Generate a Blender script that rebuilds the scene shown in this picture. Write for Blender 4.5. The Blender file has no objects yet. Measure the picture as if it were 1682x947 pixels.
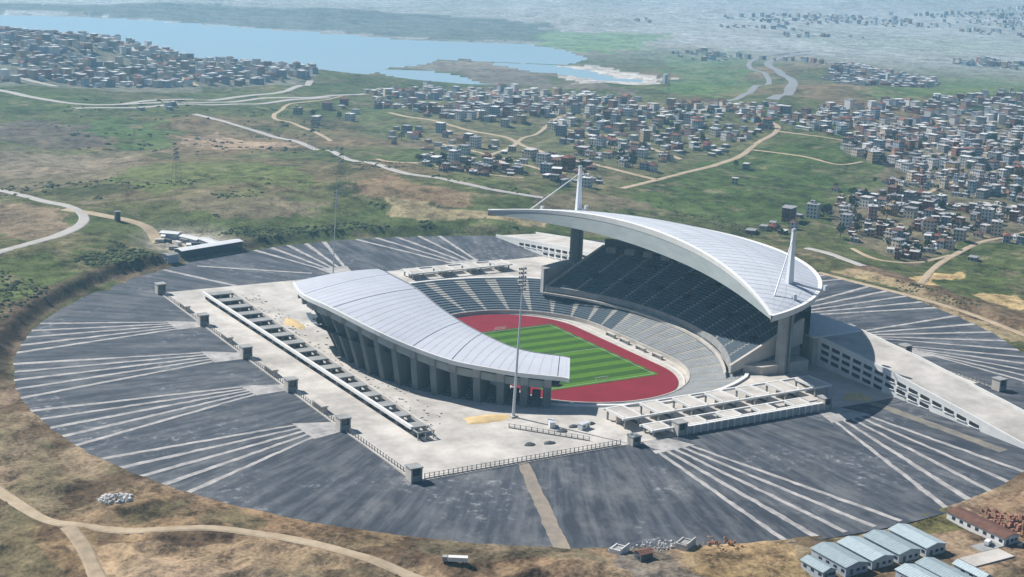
import bpy, math, random
import numpy as np
from mathutils import Vector, Matrix

# ------------------------------------------------------------------ camera, sky, sun, exposure
sc = bpy.context.scene
R_ = math.radians
CAM = np.array([-428.95, -667.47, 237.06])
YAW, PITCH, ROLL, FPX = 0.5440, -0.2469, 0.0401, 2451.8
PW, PH = 1682.0, 947.0
FW = np.array([math.sin(YAW) * math.cos(PITCH), math.cos(YAW) * math.cos(PITCH), math.sin(PITCH)])
RT = np.array([math.cos(YAW), -math.sin(YAW), 0.0])
UP = np.cross(RT, FW)
RT, UP = (math.cos(ROLL) * RT + math.sin(ROLL) * UP, math.cos(ROLL) * UP - math.sin(ROLL) * RT)
cd = bpy.data.cameras.new('camera')
cd.sensor_width = 36.0
cd.lens = 36.0 * FPX / PW
cd.clip_start = 1.0
cd.clip_end = 120000.0
cam = bpy.data.objects.new('camera', cd)
sc.collection.objects.link(cam)
M = Matrix(((RT[0], UP[0], -FW[0], CAM[0]), (RT[1], UP[1], -FW[1], CAM[1]), (RT[2], UP[2], -FW[2], CAM[2]), (0, 0, 0, 1)))
cam.matrix_world = M
sc.camera = cam

SUN_DIR = Vector((-0.466, 0.905, 1.0)).normalized()      # towards the sun
SUN_EL = math.asin(SUN_DIR.z)
SUN_AZ = math.atan2(SUN_DIR.x, SUN_DIR.y)                # clockwise from +Y
world = bpy.data.worlds.new('World')
sc.world = world
world.use_nodes = True
wn = world.node_tree.nodes
sky = wn.new('ShaderNodeTexSky')
sky.sky_type = 'NISHITA'
sky.sun_disc = False
sky.sun_elevation = SUN_EL
sky.sun_rotation = SUN_AZ
sky.air_density = 1.0
sky.dust_density = 0.6
sky.ozone_density = 5.0
world.node_tree.links.new(sky.outputs[0], wn['Background'].inputs[0])
wn['Background'].inputs[1].default_value = 0.055
sd = bpy.data.lights.new('sun', 'SUN')
sd.energy = 5.0
sd.angle = R_(0.5)
sd.color = (1.0, 0.965, 0.915)
sun = bpy.data.objects.new('sun', sd)
sc.collection.objects.link(sun)
sun.rotation_euler = SUN_DIR.to_track_quat('Z', 'Y').to_euler()
sc.view_settings.view_transform = 'Standard'
sc.view_settings.look = 'None'
sc.view_settings.gamma = 1.0
sc.view_settings.exposure = 0.40
sc.view_settings.use_curve_mapping = False
sc.cycles.use_denoising = True
sc.cycles.max_bounces = 8
sc.cycles.volume_bounces = 4

rng = random.Random(7)
nrng = np.random.default_rng(11)

# ------------------------------------------------------------------ helpers
COL = sc.collection


class MB:
    """collects shapes, build() links them as one mesh object"""
    def __init__(self):
        self.v, self.f, self.m = [], [], []

    def poly(self, pts, mi=0):
        b = len(self.v)
        self.v += [tuple(p) for p in pts]
        self.f.append(tuple(range(b, b + len(pts))))
        self.m.append(mi)
        return self

    def box(self, c, s, rz=0.0, mi=0):
        """c = centre of the base, s = full sizes"""
        ca, sa = math.cos(rz), math.sin(rz)
        b = len(self.v)
        for dz in (0, s[2]):
            for dx, dy in ((-1, -1), (1, -1), (1, 1), (-1, 1)):
                x, y = dx * s[0] / 2, dy * s[1] / 2
                self.v.append((c[0] + x * ca - y * sa, c[1] + x * sa + y * ca, c[2] + dz))
        for q in ((3, 2, 1, 0), (4, 5, 6, 7), (0, 1, 5, 4), (1, 2, 6, 5), (2, 3, 7, 6), (3, 0, 4, 7)):
            self.f.append(tuple(b + i for i in q))
            self.m.append(mi)
        return self

    def hexa(self, lo, hi, mi=0):
        """two rings of the same number of points, bottom and top"""
        n = len(lo)
        b = len(self.v)
        self.v += [tuple(p) for p in lo] + [tuple(p) for p in hi]
        self.f.append(tuple(b + i for i in range(n - 1, -1, -1)))
        self.f.append(tuple(b + n + i for i in range(n)))
        for i in range(n):
            j = (i + 1) % n
            self.f.append((b + i, b + j, b + n + j, b + n + i))
        self.m += [mi] * (n + 2)
        return self

    def tube(self, p, q, r0, r1=None, n=6, mi=0):
        r1 = r0 if r1 is None else r1
        p, q = Vector(p), Vector(q)
        d = (q - p).normalized()
        a = d.orthogonal().normalized()
        c = d.cross(a)
        ring = [(math.cos(2 * math.pi * i / n), math.sin(2 * math.pi * i / n)) for i in range(n)]
        return self.hexa([p + (a * x + c * y) * r0 for x, y in ring], [q + (a * x + c * y) * r1 for x, y in ring], mi)

    def grid(self, rows, mi=0, close=False):
        """rows: list of equally long point lists"""
        b = len(self.v)
        n = len(rows[0])
        for r in rows:
            self.v += [tuple(p) for p in r]
        for i in range(len(rows) - 1):
            for j in range(n - 1):
                self.f.append((b + i * n + j, b + i * n + j + 1, b + (i + 1) * n + j + 1, b + (i + 1) * n + j))
                self.m.append(mi)
        return self

    def mesh(self, name, mats, smooth=False):
        me = bpy.data.meshes.new(name)
        me.from_pydata(self.v, [], self.f)
        for m in (mats if isinstance(mats, (list, tuple)) else [mats]):
            me.materials.append(m)
        if any(self.m):
            me.polygons.foreach_set('material_index', self.m)
        if smooth:
            me.polygons.foreach_set('use_smooth', [True] * len(me.polygons))
        me.update()
        return me

    def build(self, name, mats, parent=None, smooth=False, loc=None, rz=0.0):
        return link(name, self.mesh(name, mats, smooth), parent, loc, rz)


def link(name, data, parent=None, loc=None, rz=0.0):
    o = bpy.data.objects.new(name, data)
    COL.objects.link(o)
    if parent is not None:
        o.parent = parent
    if loc is not None:
        o.location = loc
    o.rotation_euler = (0, 0, rz)
    return o


def tag(o, label=None, cat=None, group=None, kind=None):
    if label:
        o['label'] = label
    if cat:
        o['category'] = cat
    if group:
        o['group'] = group
    if kind:
        o['kind'] = kind
    return o


def thing(name, label, cat, loc=(0, 0, 0), rz=0.0, group=None):
    o = link(name, None, None, loc, rz)
    o.empty_display_size = 2
    return tag(o, label, cat, group)


def copy_tree(o, parent=None):
    c = o.copy()
    COL.objects.link(c)
    c.parent = parent
    for ch in list(o.children):
        copy_tree(ch, c)
    return c


def S(t):
    t = np.clip(t, 0.0, 1.0)
    return t * t * (3 - 2 * t)


def srgb(r, g, b):
    f = lambda c: (c / 255 / 12.92) if c <= 10 else ((c / 255 + 0.055) / 1.055) ** 2.4
    return (f(r), f(g), f(b))


# ------------------------------------------------------------------ materials
def mat(name, col, rough=0.8, var=0.0, scale=0.1, col2=None, metal=0.0, bump=0.0, spec=0.3, stretch=None):
    """principled material, mottled by noise in world-sized object space"""
    m = bpy.data.materials.new(name)
    m.use_nodes = True
    nt = m.node_tree
    bs = nt.nodes['Principled BSDF']
    bs.inputs['Roughness'].default_value = rough
    bs.inputs['Metallic'].default_value = metal
    bs.inputs['Specular IOR Level'].default_value = spec
    c4 = (*col, 1)
    if var or col2:
        tc = nt.nodes.new('ShaderNodeNewGeometry')
        src = tc.outputs['Position']
        if stretch:
            mp = nt.nodes.new('ShaderNodeMapping')
            mp.inputs['Scale'].default_value = stretch
            nt.links.new(src, mp.inputs['Vector'])
            src = mp.outputs['Vector']
        nz = nt.nodes.new('ShaderNodeTexNoise')
        nz.inputs['Scale'].default_value = scale
        nz.inputs['Detail'].default_value = 6
        nz.inputs['Roughness'].default_value = 0.65
        nt.links.new(src, nz.inputs['Vector'])
        cr = nt.nodes.new('ShaderNodeValToRGB')
        cr.color_ramp.elements[0].position = 0.33
        cr.color_ramp.elements[1].position = 0.67
        a = col2 if col2 else tuple(x * (1 - var) for x in col)
        b = col if col2 else tuple(min(1, x * (1 + var)) for x in col)
        cr.color_ramp.elements[0].color = (*a, 1)
        cr.color_ramp.elements[1].color = (*b, 1)
        nt.links.new(nz.outputs['Fac'], cr.inputs['Fac'])
        nt.links.new(cr.outputs['Color'], bs.inputs['Base Color'])
        if bump:
            bp = nt.nodes.new('ShaderNodeBump')
            bp.inputs['Strength'].default_value = bump
            bp.inputs['Distance'].default_value = 0.3
            nt.links.new(nz.outputs['Fac'], bp.inputs['Height'])
            nt.links.new(bp.outputs['Normal'], bs.inputs['Normal'])
    else:
        bs.inputs['Base Color'].default_value = c4
    return m


def mat_house(name, col):
    """wall paint broken by a grid of small dark openings, too far off to model one by one"""
    m = mat(name, col, 0.85)
    nt = m.node_tree
    bs = nt.nodes['Principled BSDF']
    tc = nt.nodes.new('ShaderNodeTexCoord')
    sp = nt.nodes.new('ShaderNodeSeparateXYZ')
    nt.links.new(tc.outputs['Object'], sp.inputs[0])

    def math_(op, a, b=None):
        n = nt.nodes.new('ShaderNodeMath')
        n.operation = op
        for i, v in enumerate((a, b)):
            if v is None:
                continue
            if isinstance(v, (int, float)):
                n.inputs[i].default_value = v
            else:
                nt.links.new(v, n.inputs[i])
        return n.outputs[0]
    u = math_('ADD', sp.outputs['X'], sp.outputs['Y'])
    fu = math_('FRACT', math_('MULTIPLY', u, 0.36))
    fz = math_('FRACT', math_('MULTIPLY', sp.outputs['Z'], 1 / 3.0))
    a = math_('MULTIPLY', math_('GREATER_THAN', fu, 0.30), math_('LESS_THAN', fu, 0.72))
    b = math_('MULTIPLY', math_('GREATER_THAN', fz, 0.32), math_('LESS_THAN', fz, 0.80))
    w = math_('MULTIPLY', a, b)
    mx = nt.nodes.new('ShaderNodeMix')
    mx.data_type = 'RGBA'
    mx.inputs['A'].default_value = (*col, 1)
    mx.inputs['B'].default_value = (0.03, 0.035, 0.045, 1)
    nt.links.new(w, mx.inputs['Factor'])
    nt.links.new(mx.outputs['Result'], bs.inputs['Base Color'])
    return m


CONC = (0.50, 0.46, 0.41)
m_conc = mat('pale concrete', CONC, 0.9, 0.16, 0.12)
m_white = mat('white painted concrete', (0.72, 0.71, 0.68), 0.8, 0.07, 0.2)
m_greyc = mat('weathered grey concrete', (0.30, 0.30, 0.29), 0.9, 0.2, 0.15)
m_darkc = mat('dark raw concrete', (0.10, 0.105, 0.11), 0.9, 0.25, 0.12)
m_fin = mat('fin concrete', (0.15, 0.17, 0.17), 0.9, 0.2, 0.10, stretch=(1, 1, 0.2))
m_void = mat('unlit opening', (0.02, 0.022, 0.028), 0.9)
m_gapshade = mat('painted gap shade', (0.045, 0.047, 0.052), 0.9, 0.2, 0.3)  # near-black tone that paints the shade between the slabs
m_roofm = mat('roof membrane', (0.60, 0.62, 0.66), 0.55, 0.09, 0.04, spec=0.25)
m_roofe = mat('roof membrane near stand', (0.56, 0.575, 0.62), 0.55, 0.05, 0.06, spec=0.25)
m_seam = mat('roof seam', (0.25, 0.26, 0.28), 0.8)
m_seamf = mat('faint sheet seam', (0.46, 0.48, 0.52), 0.6)
m_steel = mat('painted steel', (0.55, 0.57, 0.60), 0.5, spec=0.4)
m_steelw = mat('white steel', (0.78, 0.79, 0.80), 0.45, spec=0.4)
m_fascia = mat('grey green cladding', (0.30, 0.335, 0.33), 0.6, 0.10, 0.08, stretch=(1, 1, 3))
m_seat = mat('seat shells', (0.078, 0.104, 0.128), 0.75, 0.12, 0.25)
m_seatl = mat('pale terrace steps', (0.27, 0.28, 0.285), 0.9, 0.12, 0.2)  # paler step tone for the near and right-hand seat blocks
m_aisle = mat('aisle concrete', (0.34, 0.33, 0.30), 0.9, 0.1, 0.2)
m_red = mat('red running surface', (0.21, 0.006, 0.018), 0.9, 0.12, 0.06)
m_grass_a = mat('mown turf light', (0.070, 0.172, 0.007), 0.95, 0.12, 0.2)
m_grass_b = mat('mown turf dark', (0.030, 0.092, 0.004), 0.95, 0.12, 0.2)
m_strip = mat('concrete strip', (0.50, 0.47, 0.44), 0.9, 0.0, 0.16, col2=(0.25, 0.24, 0.235))
m_sandp = mat('sand heap', (0.60, 0.44, 0.22), 1.0, 0.12, 0.3)
m_dirtroad = mat('dirt road', (0.50, 0.40, 0.28), 1.0, 0.0, 0.13, col2=(0.34, 0.26, 0.17))
m_paved = mat('pale paved road', (0.42, 0.39, 0.36), 0.95, 0.10, 0.1)
m_high = mat('motorway asphalt', (0.26, 0.26, 0.265), 0.95, 0.1, 0.1)
m_metalroof = mat('ribbed metal roof', (0.33, 0.40, 0.42), 0.5, 0.10, 0.5, spec=0.4)
m_metalroof2 = mat('ribbed metal roof faded', (0.42, 0.50, 0.52), 0.5, 0.10, 0.5, spec=0.4)
m_shedwall = mat('shed wall', (0.42, 0.46, 0.50), 0.8, 0.1, 0.5)
m_redroof = mat('rusty roof sheets', (0.165, 0.082, 0.058), 0.8, 0.25, 0.4)
m_rubble = mat('broken concrete', (0.55, 0.53, 0.50), 0.95, 0.25, 0.6)
m_glass = mat('dark glazing', (0.03, 0.045, 0.06), 0.15, spec=0.5)
m_bark = mat('bark', (0.09, 0.07, 0.05), 0.95)
m_leaf = mat('dark foliage', (0.035, 0.055, 0.022), 0.9, 0.35, 0.6)
m_scrub = mat('scrub foliage', (0.080, 0.098, 0.036), 0.95, 0.0, 0.25, col2=(0.035, 0.048, 0.018))
m_paint_w = mat('white paint', (0.75, 0.75, 0.75), 0.35, spec=0.5)
m_paint_d = mat('dark paint', (0.04, 0.045, 0.055), 0.3, spec=0.5)
m_tyre = mat('tyre', (0.02, 0.02, 0.02), 0.9)
m_fence = mat('fence steel', (0.20, 0.20, 0.20), 0.7)
m_pylon = mat('galvanised steel', (0.24, 0.25, 0.26), 0.6)

# asphalt: radial scuffs, dust and pale patches
m_asph = bpy.data.materials.new('worn asphalt')
m_asph.use_nodes = True
nt = m_asph.node_tree
bs = nt.nodes['Principled BSDF']
bs.inputs['Roughness'].default_value = 0.85
bs.inputs['Specular IOR Level'].default_value = 0.25


def N(kind, **kw):
    n = nt.nodes.new(kind)
    for k, v in kw.items():
        setattr(n, k, v)
    return n


def mathn(op, a, b=None, clamp=False):
    n = N('ShaderNodeMath', operation=op, use_clamp=clamp)
    for i, v in enumerate((a, b)):
        if v is None:
            continue
        if isinstance(v, (int, float)):
            n.inputs[i].default_value = v
        else:
            nt.links.new(v, n.inputs[i])
    return n.outputs[0]


def noise(vec, scale, detail=6, rough=0.6):
    n = N('ShaderNodeTexNoise')
    n.inputs['Scale'].default_value = scale
    n.inputs['Detail'].default_value = detail
    n.inputs['Roughness'].default_value = rough
    nt.links.new(vec, n.inputs['Vector'])
    return n.outputs['Fac']


def ramp(fac, stops):
    c = N('ShaderNodeValToRGB')
    while len(c.color_ramp.elements) < len(stops):
        c.color_ramp.elements.new(0.5)
    for e, (p, v) in zip(c.color_ramp.elements, stops):
        e.position = p
        e.color = (*v, 1) if len(v) == 3 else v
    nt.links.new(fac, c.inputs['Fac'])
    return c.outputs['Color']


def mixc(fac, a, b):
    m = N('ShaderNodeMix', data_type='RGBA')
    for key, v in (('Factor', fac), ('A', a), ('B', b)):
        if isinstance(v, (int, float)):
            m.inputs[key].default_value = v
        elif isinstance(v, tuple):
            m.inputs[key].default_value = (*v, 1)
        else:
            nt.links.new(v, m.inputs[key])
    return m.outputs['Result']


geo = N('ShaderNodeNewGeometry')
sp = N('ShaderNodeSeparateXYZ')
nt.links.new(geo.outputs['Position'], sp.inputs[0])
ang = mathn('ARCTAN2', sp.outputs['Y'], sp.outputs['X'])
rad = mathn('SQRT', mathn('ADD', mathn('MULTIPLY', sp.outputs['X'], sp.outputs['X']), mathn('MULTIPLY', sp.outputs['Y'], sp.outputs['Y'])))
cb = N('ShaderNodeCombineXYZ')
nt.links.new(mathn('MULTIPLY', ang, 60.0), cb.inputs['X'])
nt.links.new(mathn('MULTIPLY', rad, 0.022), cb.inputs['Y'])
streak = noise(cb.outputs[0], 1.0, 5, 0.62)
cb2 = N('ShaderNodeCombineXYZ')
nt.links.new(mathn('MULTIPLY', ang, 16.0), cb2.inputs['X'])
nt.links.new(mathn('MULTIPLY', rad, 0.03), cb2.inputs['Y'])
streak2 = noise(cb2.outputs[0], 1.0, 6, 0.65)
big = noise(geo.outputs['Position'], 0.017, 4, 0.55)
fine = noise(geo.outputs['Position'], 0.22, 6, 0.7)
base = ramp(big, [(0.3, (0.030, 0.036, 0.048)), (0.7, (0.060, 0.069, 0.085))])
c1 = mixc(ramp(streak, [(0.44, (0, 0, 0)), (0.72, (0.8, 0.8, 0.8))]), base, (0.15, 0.157, 0.17))
c2 = mixc(ramp(streak2, [(0.48, (0, 0, 0)), (0.74, (0.75, 0.75, 0.75))]), c1, (0.20, 0.20, 0.20))
c3 = mixc(mathn('MULTIPLY', ramp(fine, [(0.55, (0, 0, 0)), (0.82, (1, 1, 1))]), ramp(big, [(0.50, (0, 0, 0)), (0.60, (1, 1, 1))])), c2, (0.50, 0.49, 0.48))
c4 = mixc(ramp(fine, [(0.25, (0.45, 0.45, 0.45)), (0.5, (0, 0, 0))]), c3, (0.022, 0.025, 0.032))
nt.links.new(c4, bs.inputs['Base Color'])

# ground: land colour per vertex, broken up by several scales of noise
m_ground = bpy.data.materials.new('open ground')
m_ground.use_nodes = True
nt = m_ground.node_tree
bs = nt.nodes['Principled BSDF']
bs.inputs['Roughness'].default_value = 1.0
bs.inputs['Specular IOR Level'].default_value = 0.05
geo = N('ShaderNodeNewGeometry')
at_ = N('ShaderNodeAttribute', attribute_name='land')
n1 = noise(geo.outputs['Position'], 0.09, 8, 0.72)
n2 = noise(geo.outputs['Position'], 0.018, 6, 0.65)
n3 = noise(geo.outputs['Position'], 0.6, 4, 0.7)
v = mathn('ADD', mathn('MULTIPLY', n1, 2.2), mathn('MULTIPLY', n2, 1.0))
v = mathn('ADD', v, mathn('MULTIPLY', n3, 1.3))
v = mathn('ADD', mathn('MULTIPLY', mathn('SUBTRACT', v, 2.25), 1.7), 0.95)
v = mathn('MINIMUM', mathn('MAXIMUM', v, 0.28), 1.75)
mul = N('ShaderNodeVectorMath', operation='MULTIPLY')
n4 = noise(geo.outputs['Position'], 0.045, 7, 0.7)
tint = mixc(ramp(n4, [(0.50, (0, 0, 0)), (0.62, (0.5, 0.5, 0.5))]), at_.outputs['Color'], mixc(0.45, at_.outputs['Color'], (0.075, 0.08, 0.04)))
n5 = noise(geo.outputs['Position'], 0.03, 7, 0.7)
tint = mixc(ramp(n5, [(0.54, (0, 0, 0)), (0.64, (0.5, 0.5, 0.5))]), tint, (0.26, 0.20, 0.135))
nt.links.new(tint, mul.inputs[0])
cbv = N('ShaderNodeCombineXYZ')
for k in 'XYZ':
    nt.links.new(v, cbv.inputs[k])
nt.links.new(cbv.outputs[0], mul.inputs[1])
nt.links.new(mul.outputs[0], bs.inputs['Base Color'])
bp = N('ShaderNodeBump')
bp.inputs['Strength'].default_value = 0.9
bp.inputs['Distance'].default_value = 1.6
nt.links.new(n1, bp.inputs['Height'])
nt.links.new(bp.outputs['Normal'], bs.inputs['Normal'])

m_water = bpy.data.materials.new('lake water')
m_water.use_nodes = True
nt = m_water.node_tree
bs = nt.nodes['Principled BSDF']
bs.inputs['Base Color'].default_value = (0.31, 0.42, 0.47, 1)
bs.inputs['Roughness'].default_value = 0.3
bs.inputs['IOR'].default_value = 1.33
geo = N('ShaderNodeNewGeometry')
bp = N('ShaderNodeBump')
bp.inputs['Strength'].default_value = 0.06
bp.inputs['Distance'].default_value = 0.5
nt.links.new(noise(geo.outputs['Position'], 0.05, 6, 0.6), bp.inputs['Height'])
nt.links.new(bp.outputs['Normal'], bs.inputs['Normal'])

# ------------------------------------------------------------------ terrain heights
_perm = nrng.integers(0, 1 << 30, 4096)


def vnoise(x, y, seed=0):
    xi, yi = np.floor(x).astype(np.int64), np.floor(y).astype(np.int64)
    xf, yf = x - xi, y - yi
    u, w = xf * xf * (3 - 2 * xf), yf * yf * (3 - 2 * yf)

    def h(a, b):
        return (_perm[(a * 73 + _perm[(b * 131 + seed * 517) & 4095]) & 4095] & 0xFFFF) / 65535.0
    return (h(xi, yi) * (1 - u) + h(xi + 1, yi) * u) * (1 - w) + (h(xi, yi + 1) * (1 - u) + h(xi + 1, yi + 1) * u) * w


def fbm(x, y, o=4, seed=0):
    s, a, t = 0.0, 1.0, 0.0
    for i in range(o):
        s = s + a * (vnoise(x * 2 ** i + 37.1 * i, y * 2 ** i - 11.7 * i, seed + i) - 0.5)
        t += a
        a *= 0.5
    return s / t * 2


PLAZA = 8.70
CX, CY, CR = -8.0, -1.0, 274.5
LAKE_Z = -62.0


def flat(u, v, z):
    """the point of height z that the photograph shows at pixel u, v"""
    u, v = np.asarray(u, float), np.asarray(v, float)
    d = RT * (u[..., None] - PW / 2) + UP * (PH / 2 - v[..., None]) + FW * FPX
    t = (z - CAM[2]) / d[..., 2]
    return CAM + d * t[..., None]


def inpoly(x, y, P):
    x, y = np.asarray(x), np.asarray(y)
    r = np.zeros(x.shape, bool)
    n = len(P)
    j = n - 1
    for i in range(n):
        xi, yi, xj, yj = P[i][0], P[i][1], P[j][0], P[j][1]
        if yi != yj:
            r ^= ((yi > y) != (yj > y)) & (x < (xj - xi) * (y - yi) / (yj - yi) + xi)
        j = i
    return r


def flatpoly(px, z):
    p = np.array(px, float)
    return flat(p[:, 0], p[:, 1], z)[:, :2]


LAKE = [flatpoly(p, LAKE_Z) for p in (
    [(-300, 14), (0, 22), (120, 26), (250, 34), (350, 42), (450, 50), (560, 57), (650, 65), (760, 71), (880, 75), (930, 84), (965, 96),
     (930, 104), (860, 104), (800, 99), (720, 97), (690, 104), (640, 110), (600, 121), (560, 122), (500, 118), (400, 112), (300, 98), (150, 66), (0, 60), (-300, 60)],
    [(600, 113), (700, 116), (770, 130), (815, 141), (750, 142), (690, 134), (650, 126)],
    [(800, 104), (900, 108), (960, 116), (1010, 128), (1060, 134), (1000, 133), (930, 122), (860, 114)])]


MARSH = [(*flat(np.array(float(u)), np.array(float(v)), LAKE_Z)[:2], sg) for u, v, sg in ((660, 118, 170), (800, 122, 210), (950, 120, 230), (1060, 130, 200))]


def bump(x, y, cx, cy, s, a):
    return a * np.exp(-((x - cx) ** 2 + (y - cy) ** 2) / (2 * s * s))


def angw(phi, c, w):
    d = np.abs((phi - c + math.pi) % (2 * math.pi) - math.pi)
    return 1 - S(d / w)


def terrain(x, y):
    x, y = np.asarray(x, float), np.asarray(y, float)
    r = np.hypot(x - CX, y - CY)
    phi = np.arctan2(y - CY, x - CX)
    d = np.maximum(r - CR, 0)
    rc = np.hypot(x - CAM[0], y - CAM[1])
    z = 8.35 - 40 * S((d - 120) / 1400) - 29 * S((r - 1300) / 1500)
    z = z - 12 * S((d - 15) / 170) * angw(phi, R_(0), R_(55)) * (1 - S((d - 500) / 700))
    z = z + 13 * S((d - 4) / 110) * (1 - S((d - 180) / 320)) * angw(phi, R_(80), R_(48))
    ph2 = np.degrees(phi) % 360
    z = z + 6.0 * S((d - 1) / 9) * (1 - S((d - 120) / 250)) * S((ph2 - 48) / 18) * S((176 - ph2) / 16)
    z = z + 2.2 * S((d - 2) / 7) * (1 - S((d - 22) / 25)) * S((ph2 - 196) / 12) * S((262 - ph2) / 20) * (0.6 + fbm(x / 30, y / 30, 3, 14))
    z = z + 2.5 * S((d - 14) / 8) * (1 - S((d - 30) / 30)) * (1 - S((np.abs((ph2 + 180) % 360 - 180) - 28) / 14))
    z = z + bump(x, y, -215, 285, 38, 7.5) + bump(x, y, -290, 235, 40, 6)
    z = z - 3.0 * S((d - 10) / 120) * angw(phi, R_(235), R_(80))
    # the town hill on the near shore of the lake
    z = z + bump(x, y, 60, 1790, 180, 28) + bump(x, y, 220, 1740, 130, 27) + bump(x, y, 370, 1680, 120, 10) + bump(x, y, -200, 1790, 230, 30)
    z = z + bump(x, y, 1500, 850, 300, 18) + bump(x, y, 1050, 420, 160, 12) + bump(x, y, 900, 900, 260, 10)
    z = z + 20 * fbm(x / 330, y / 330, 4, 3) * S((d - 60) / 600)
    z = z + 2.2 * (1 - np.abs(fbm(x / 150, y / 210, 3, 15)) * 2.4) * S((d - 120) / 300) * (1 - S((rc - 2600) / 500))
    z = z + (2.6 + 1.0 * S((d - 120) / 120) * (1 - S((rc - 2300) / 400))) * fbm(x / 60, y / 60, 4, 9) * S(d / 60)
    z = z + 0.9 * fbm(x / 13, y / 13, 3, 21) * S((d - 1) / 25) * (1 - S((rc - 1400) / 900))
    gully = 1 - np.abs(fbm(x / 34, y / 22, 4, 25)) * 2.6
    z = z + 2.1 * (gully - 0.45) * S((d - 3) / 22) * (1 - S((d - 240) / 120)) * (0.35 + 0.65 * S((ph2 - 176) / 14) * S((318 - ph2) / 20))
    z = z + 0.7 * (1 - S(d / 14)) + np.where(r < CR, -1.05 * (1 - S((r - CR + 4) / 4)), 0) + 0.42 * fbm(x / 7, y / 7, 3, 27) * (1 - S(d / 30))
    # graded yards
    fl = np.exp(-(((x + 112) / 34) ** 2 + ((y - 293) / 40) ** 2) ** 1.6)
    z = z * (1 - fl) + 8.95 * fl
    fl = np.exp(-(((x + 24) / 62) ** 2 + ((y + 306) / 34) ** 2) ** 1.8)
    z = z * (1 - fl) + 7.85 * fl
    # flat shore and marsh in front of the lake
    for mx, my, ms in MARSH:
        z = LAKE_Z + (z - LAKE_Z) * (1 - 0.93 * np.exp(-(((x - mx) ** 2 + (y - my) ** 2) / (2 * ms * ms)) ** 1.5))
    # rising land beyond the lake
    z = z + 70 * S((rc - 4200) / 5000) + 60 * fbm(x / 2600, y / 2600, 3, 5) * S((rc - 3900) / 3500)
    lk = np.zeros(x.shape, bool)
    wx = 14 * fbm(x / 70, y / 70, 3, 31)
    wy = 22 * fbm(x / 90 + 9, y / 90, 3, 33)
    for P in LAKE:
        lk |= inpoly(x + wx, y + wy, P)
    return np.where(lk, LAKE_Z - 3.0, np.maximum(z, LAKE_Z + 0.6))


def at(u, v):
    """walk down the sight line of a photograph pixel until it meets the ground: a point of the place"""
    u, v = np.atleast_1d(np.asarray(u, float)), np.atleast_1d(np.asarray(v, float))
    d = RT * (u[:, None] - PW / 2) + UP * (PH / 2 - v[:, None]) + FW * FPX
    d /= np.hypot(d[:, 0], d[:, 1])[:, None]
    ts = np.concatenate([np.arange(380, 1500, 4.0), np.arange(1500, 12000, 16.0)])
    P = CAM[None, None, :] + d[:, None, :] * ts[None, :, None]
    below = P[..., 2] < terrain(P[..., 0], P[..., 1])
    k = np.where(below.any(1), below.argmax(1), len(ts) - 1)
    a, b = ts[np.maximum(k - 1, 0)].copy(), ts[k].copy()
    for _ in range(11):
        m_ = (a + b) / 2
        p = CAM + d * m_[:, None]
        lo = p[:, 2] < terrain(p[:, 0], p[:, 1])
        b = np.where(lo, m_, b)
        a = np.where(lo, a, m_)
    t0 = b
    P = CAM + d * t0[:, None]
    P[:, 2] = terrain(P[:, 0], P[:, 1])
    return P


# ------------------------------------------------------------------ the ground sheet
yaw_c = math.pi / 2 - YAW
ang_f = np.linspace(-R_(24), R_(24), 640)
ang_s = np.linspace(R_(24), 2 * math.pi - R_(24), 70)[1:-1]
angs = np.concatenate([ang_f, ang_s]) + yaw_c
vv = np.concatenate([np.linspace(2451.8 * 237 / 470.0, 60.0, 520)])
dist = np.concatenate([[5, 60, 150, 250, 340, 420], 2451.8 * 237.0 / vv, [11500, 14500, 19000, 26000, 40000]])
AA, DD = np.meshgrid(angs, dist)
GX = CAM[0] + DD * np.cos(AA)
GY = CAM[1] + DD * np.sin(AA)
GZ = terrain(GX, GY)
rr = np.hypot(GX - CX, GY - CY)
na, nd = len(angs), len(dist)


def mixv(a, b, t):
    return a + (b - a) * t[..., None]


warpx = GX + 20 * fbm(GX / 55, GY / 55, 4, 41) * (1 + DD / 1500)
warpy = GY + 22 * fbm(GX / 60 + 5, GY / 60, 4, 43) * (1 + DD / 1500)
nA = fbm(GX / 150, GY / 150, 5, 51) * 0.5 + 0.5
nB = fbm(GX / 45, GY / 45, 5, 57) * 0.5 + 0.5
nC = fbm(GX / 700, GY / 700, 4, 61) * 0.5 + 0.5
OLIVE = np.array([0.105, 0.118, 0.045])
BROWN = np.array([0.195, 0.145, 0.085])
GREEN = np.array([0.066, 0.095, 0.030])
DARKG = np.array([0.050, 0.065, 0.026])
SAND = np.array([0.31, 0.222, 0.148])
col = mixv(np.broadcast_to(OLIVE, GX.shape + (3,)), BROWN, S((nA - 0.40) / 0.25))
col = mixv(col, GREEN, S((nC - 0.47) / 0.14) * 0.7)
col = mixv(col, DARKG, S((nB - 0.60) / 0.14) * 0.75)
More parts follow.
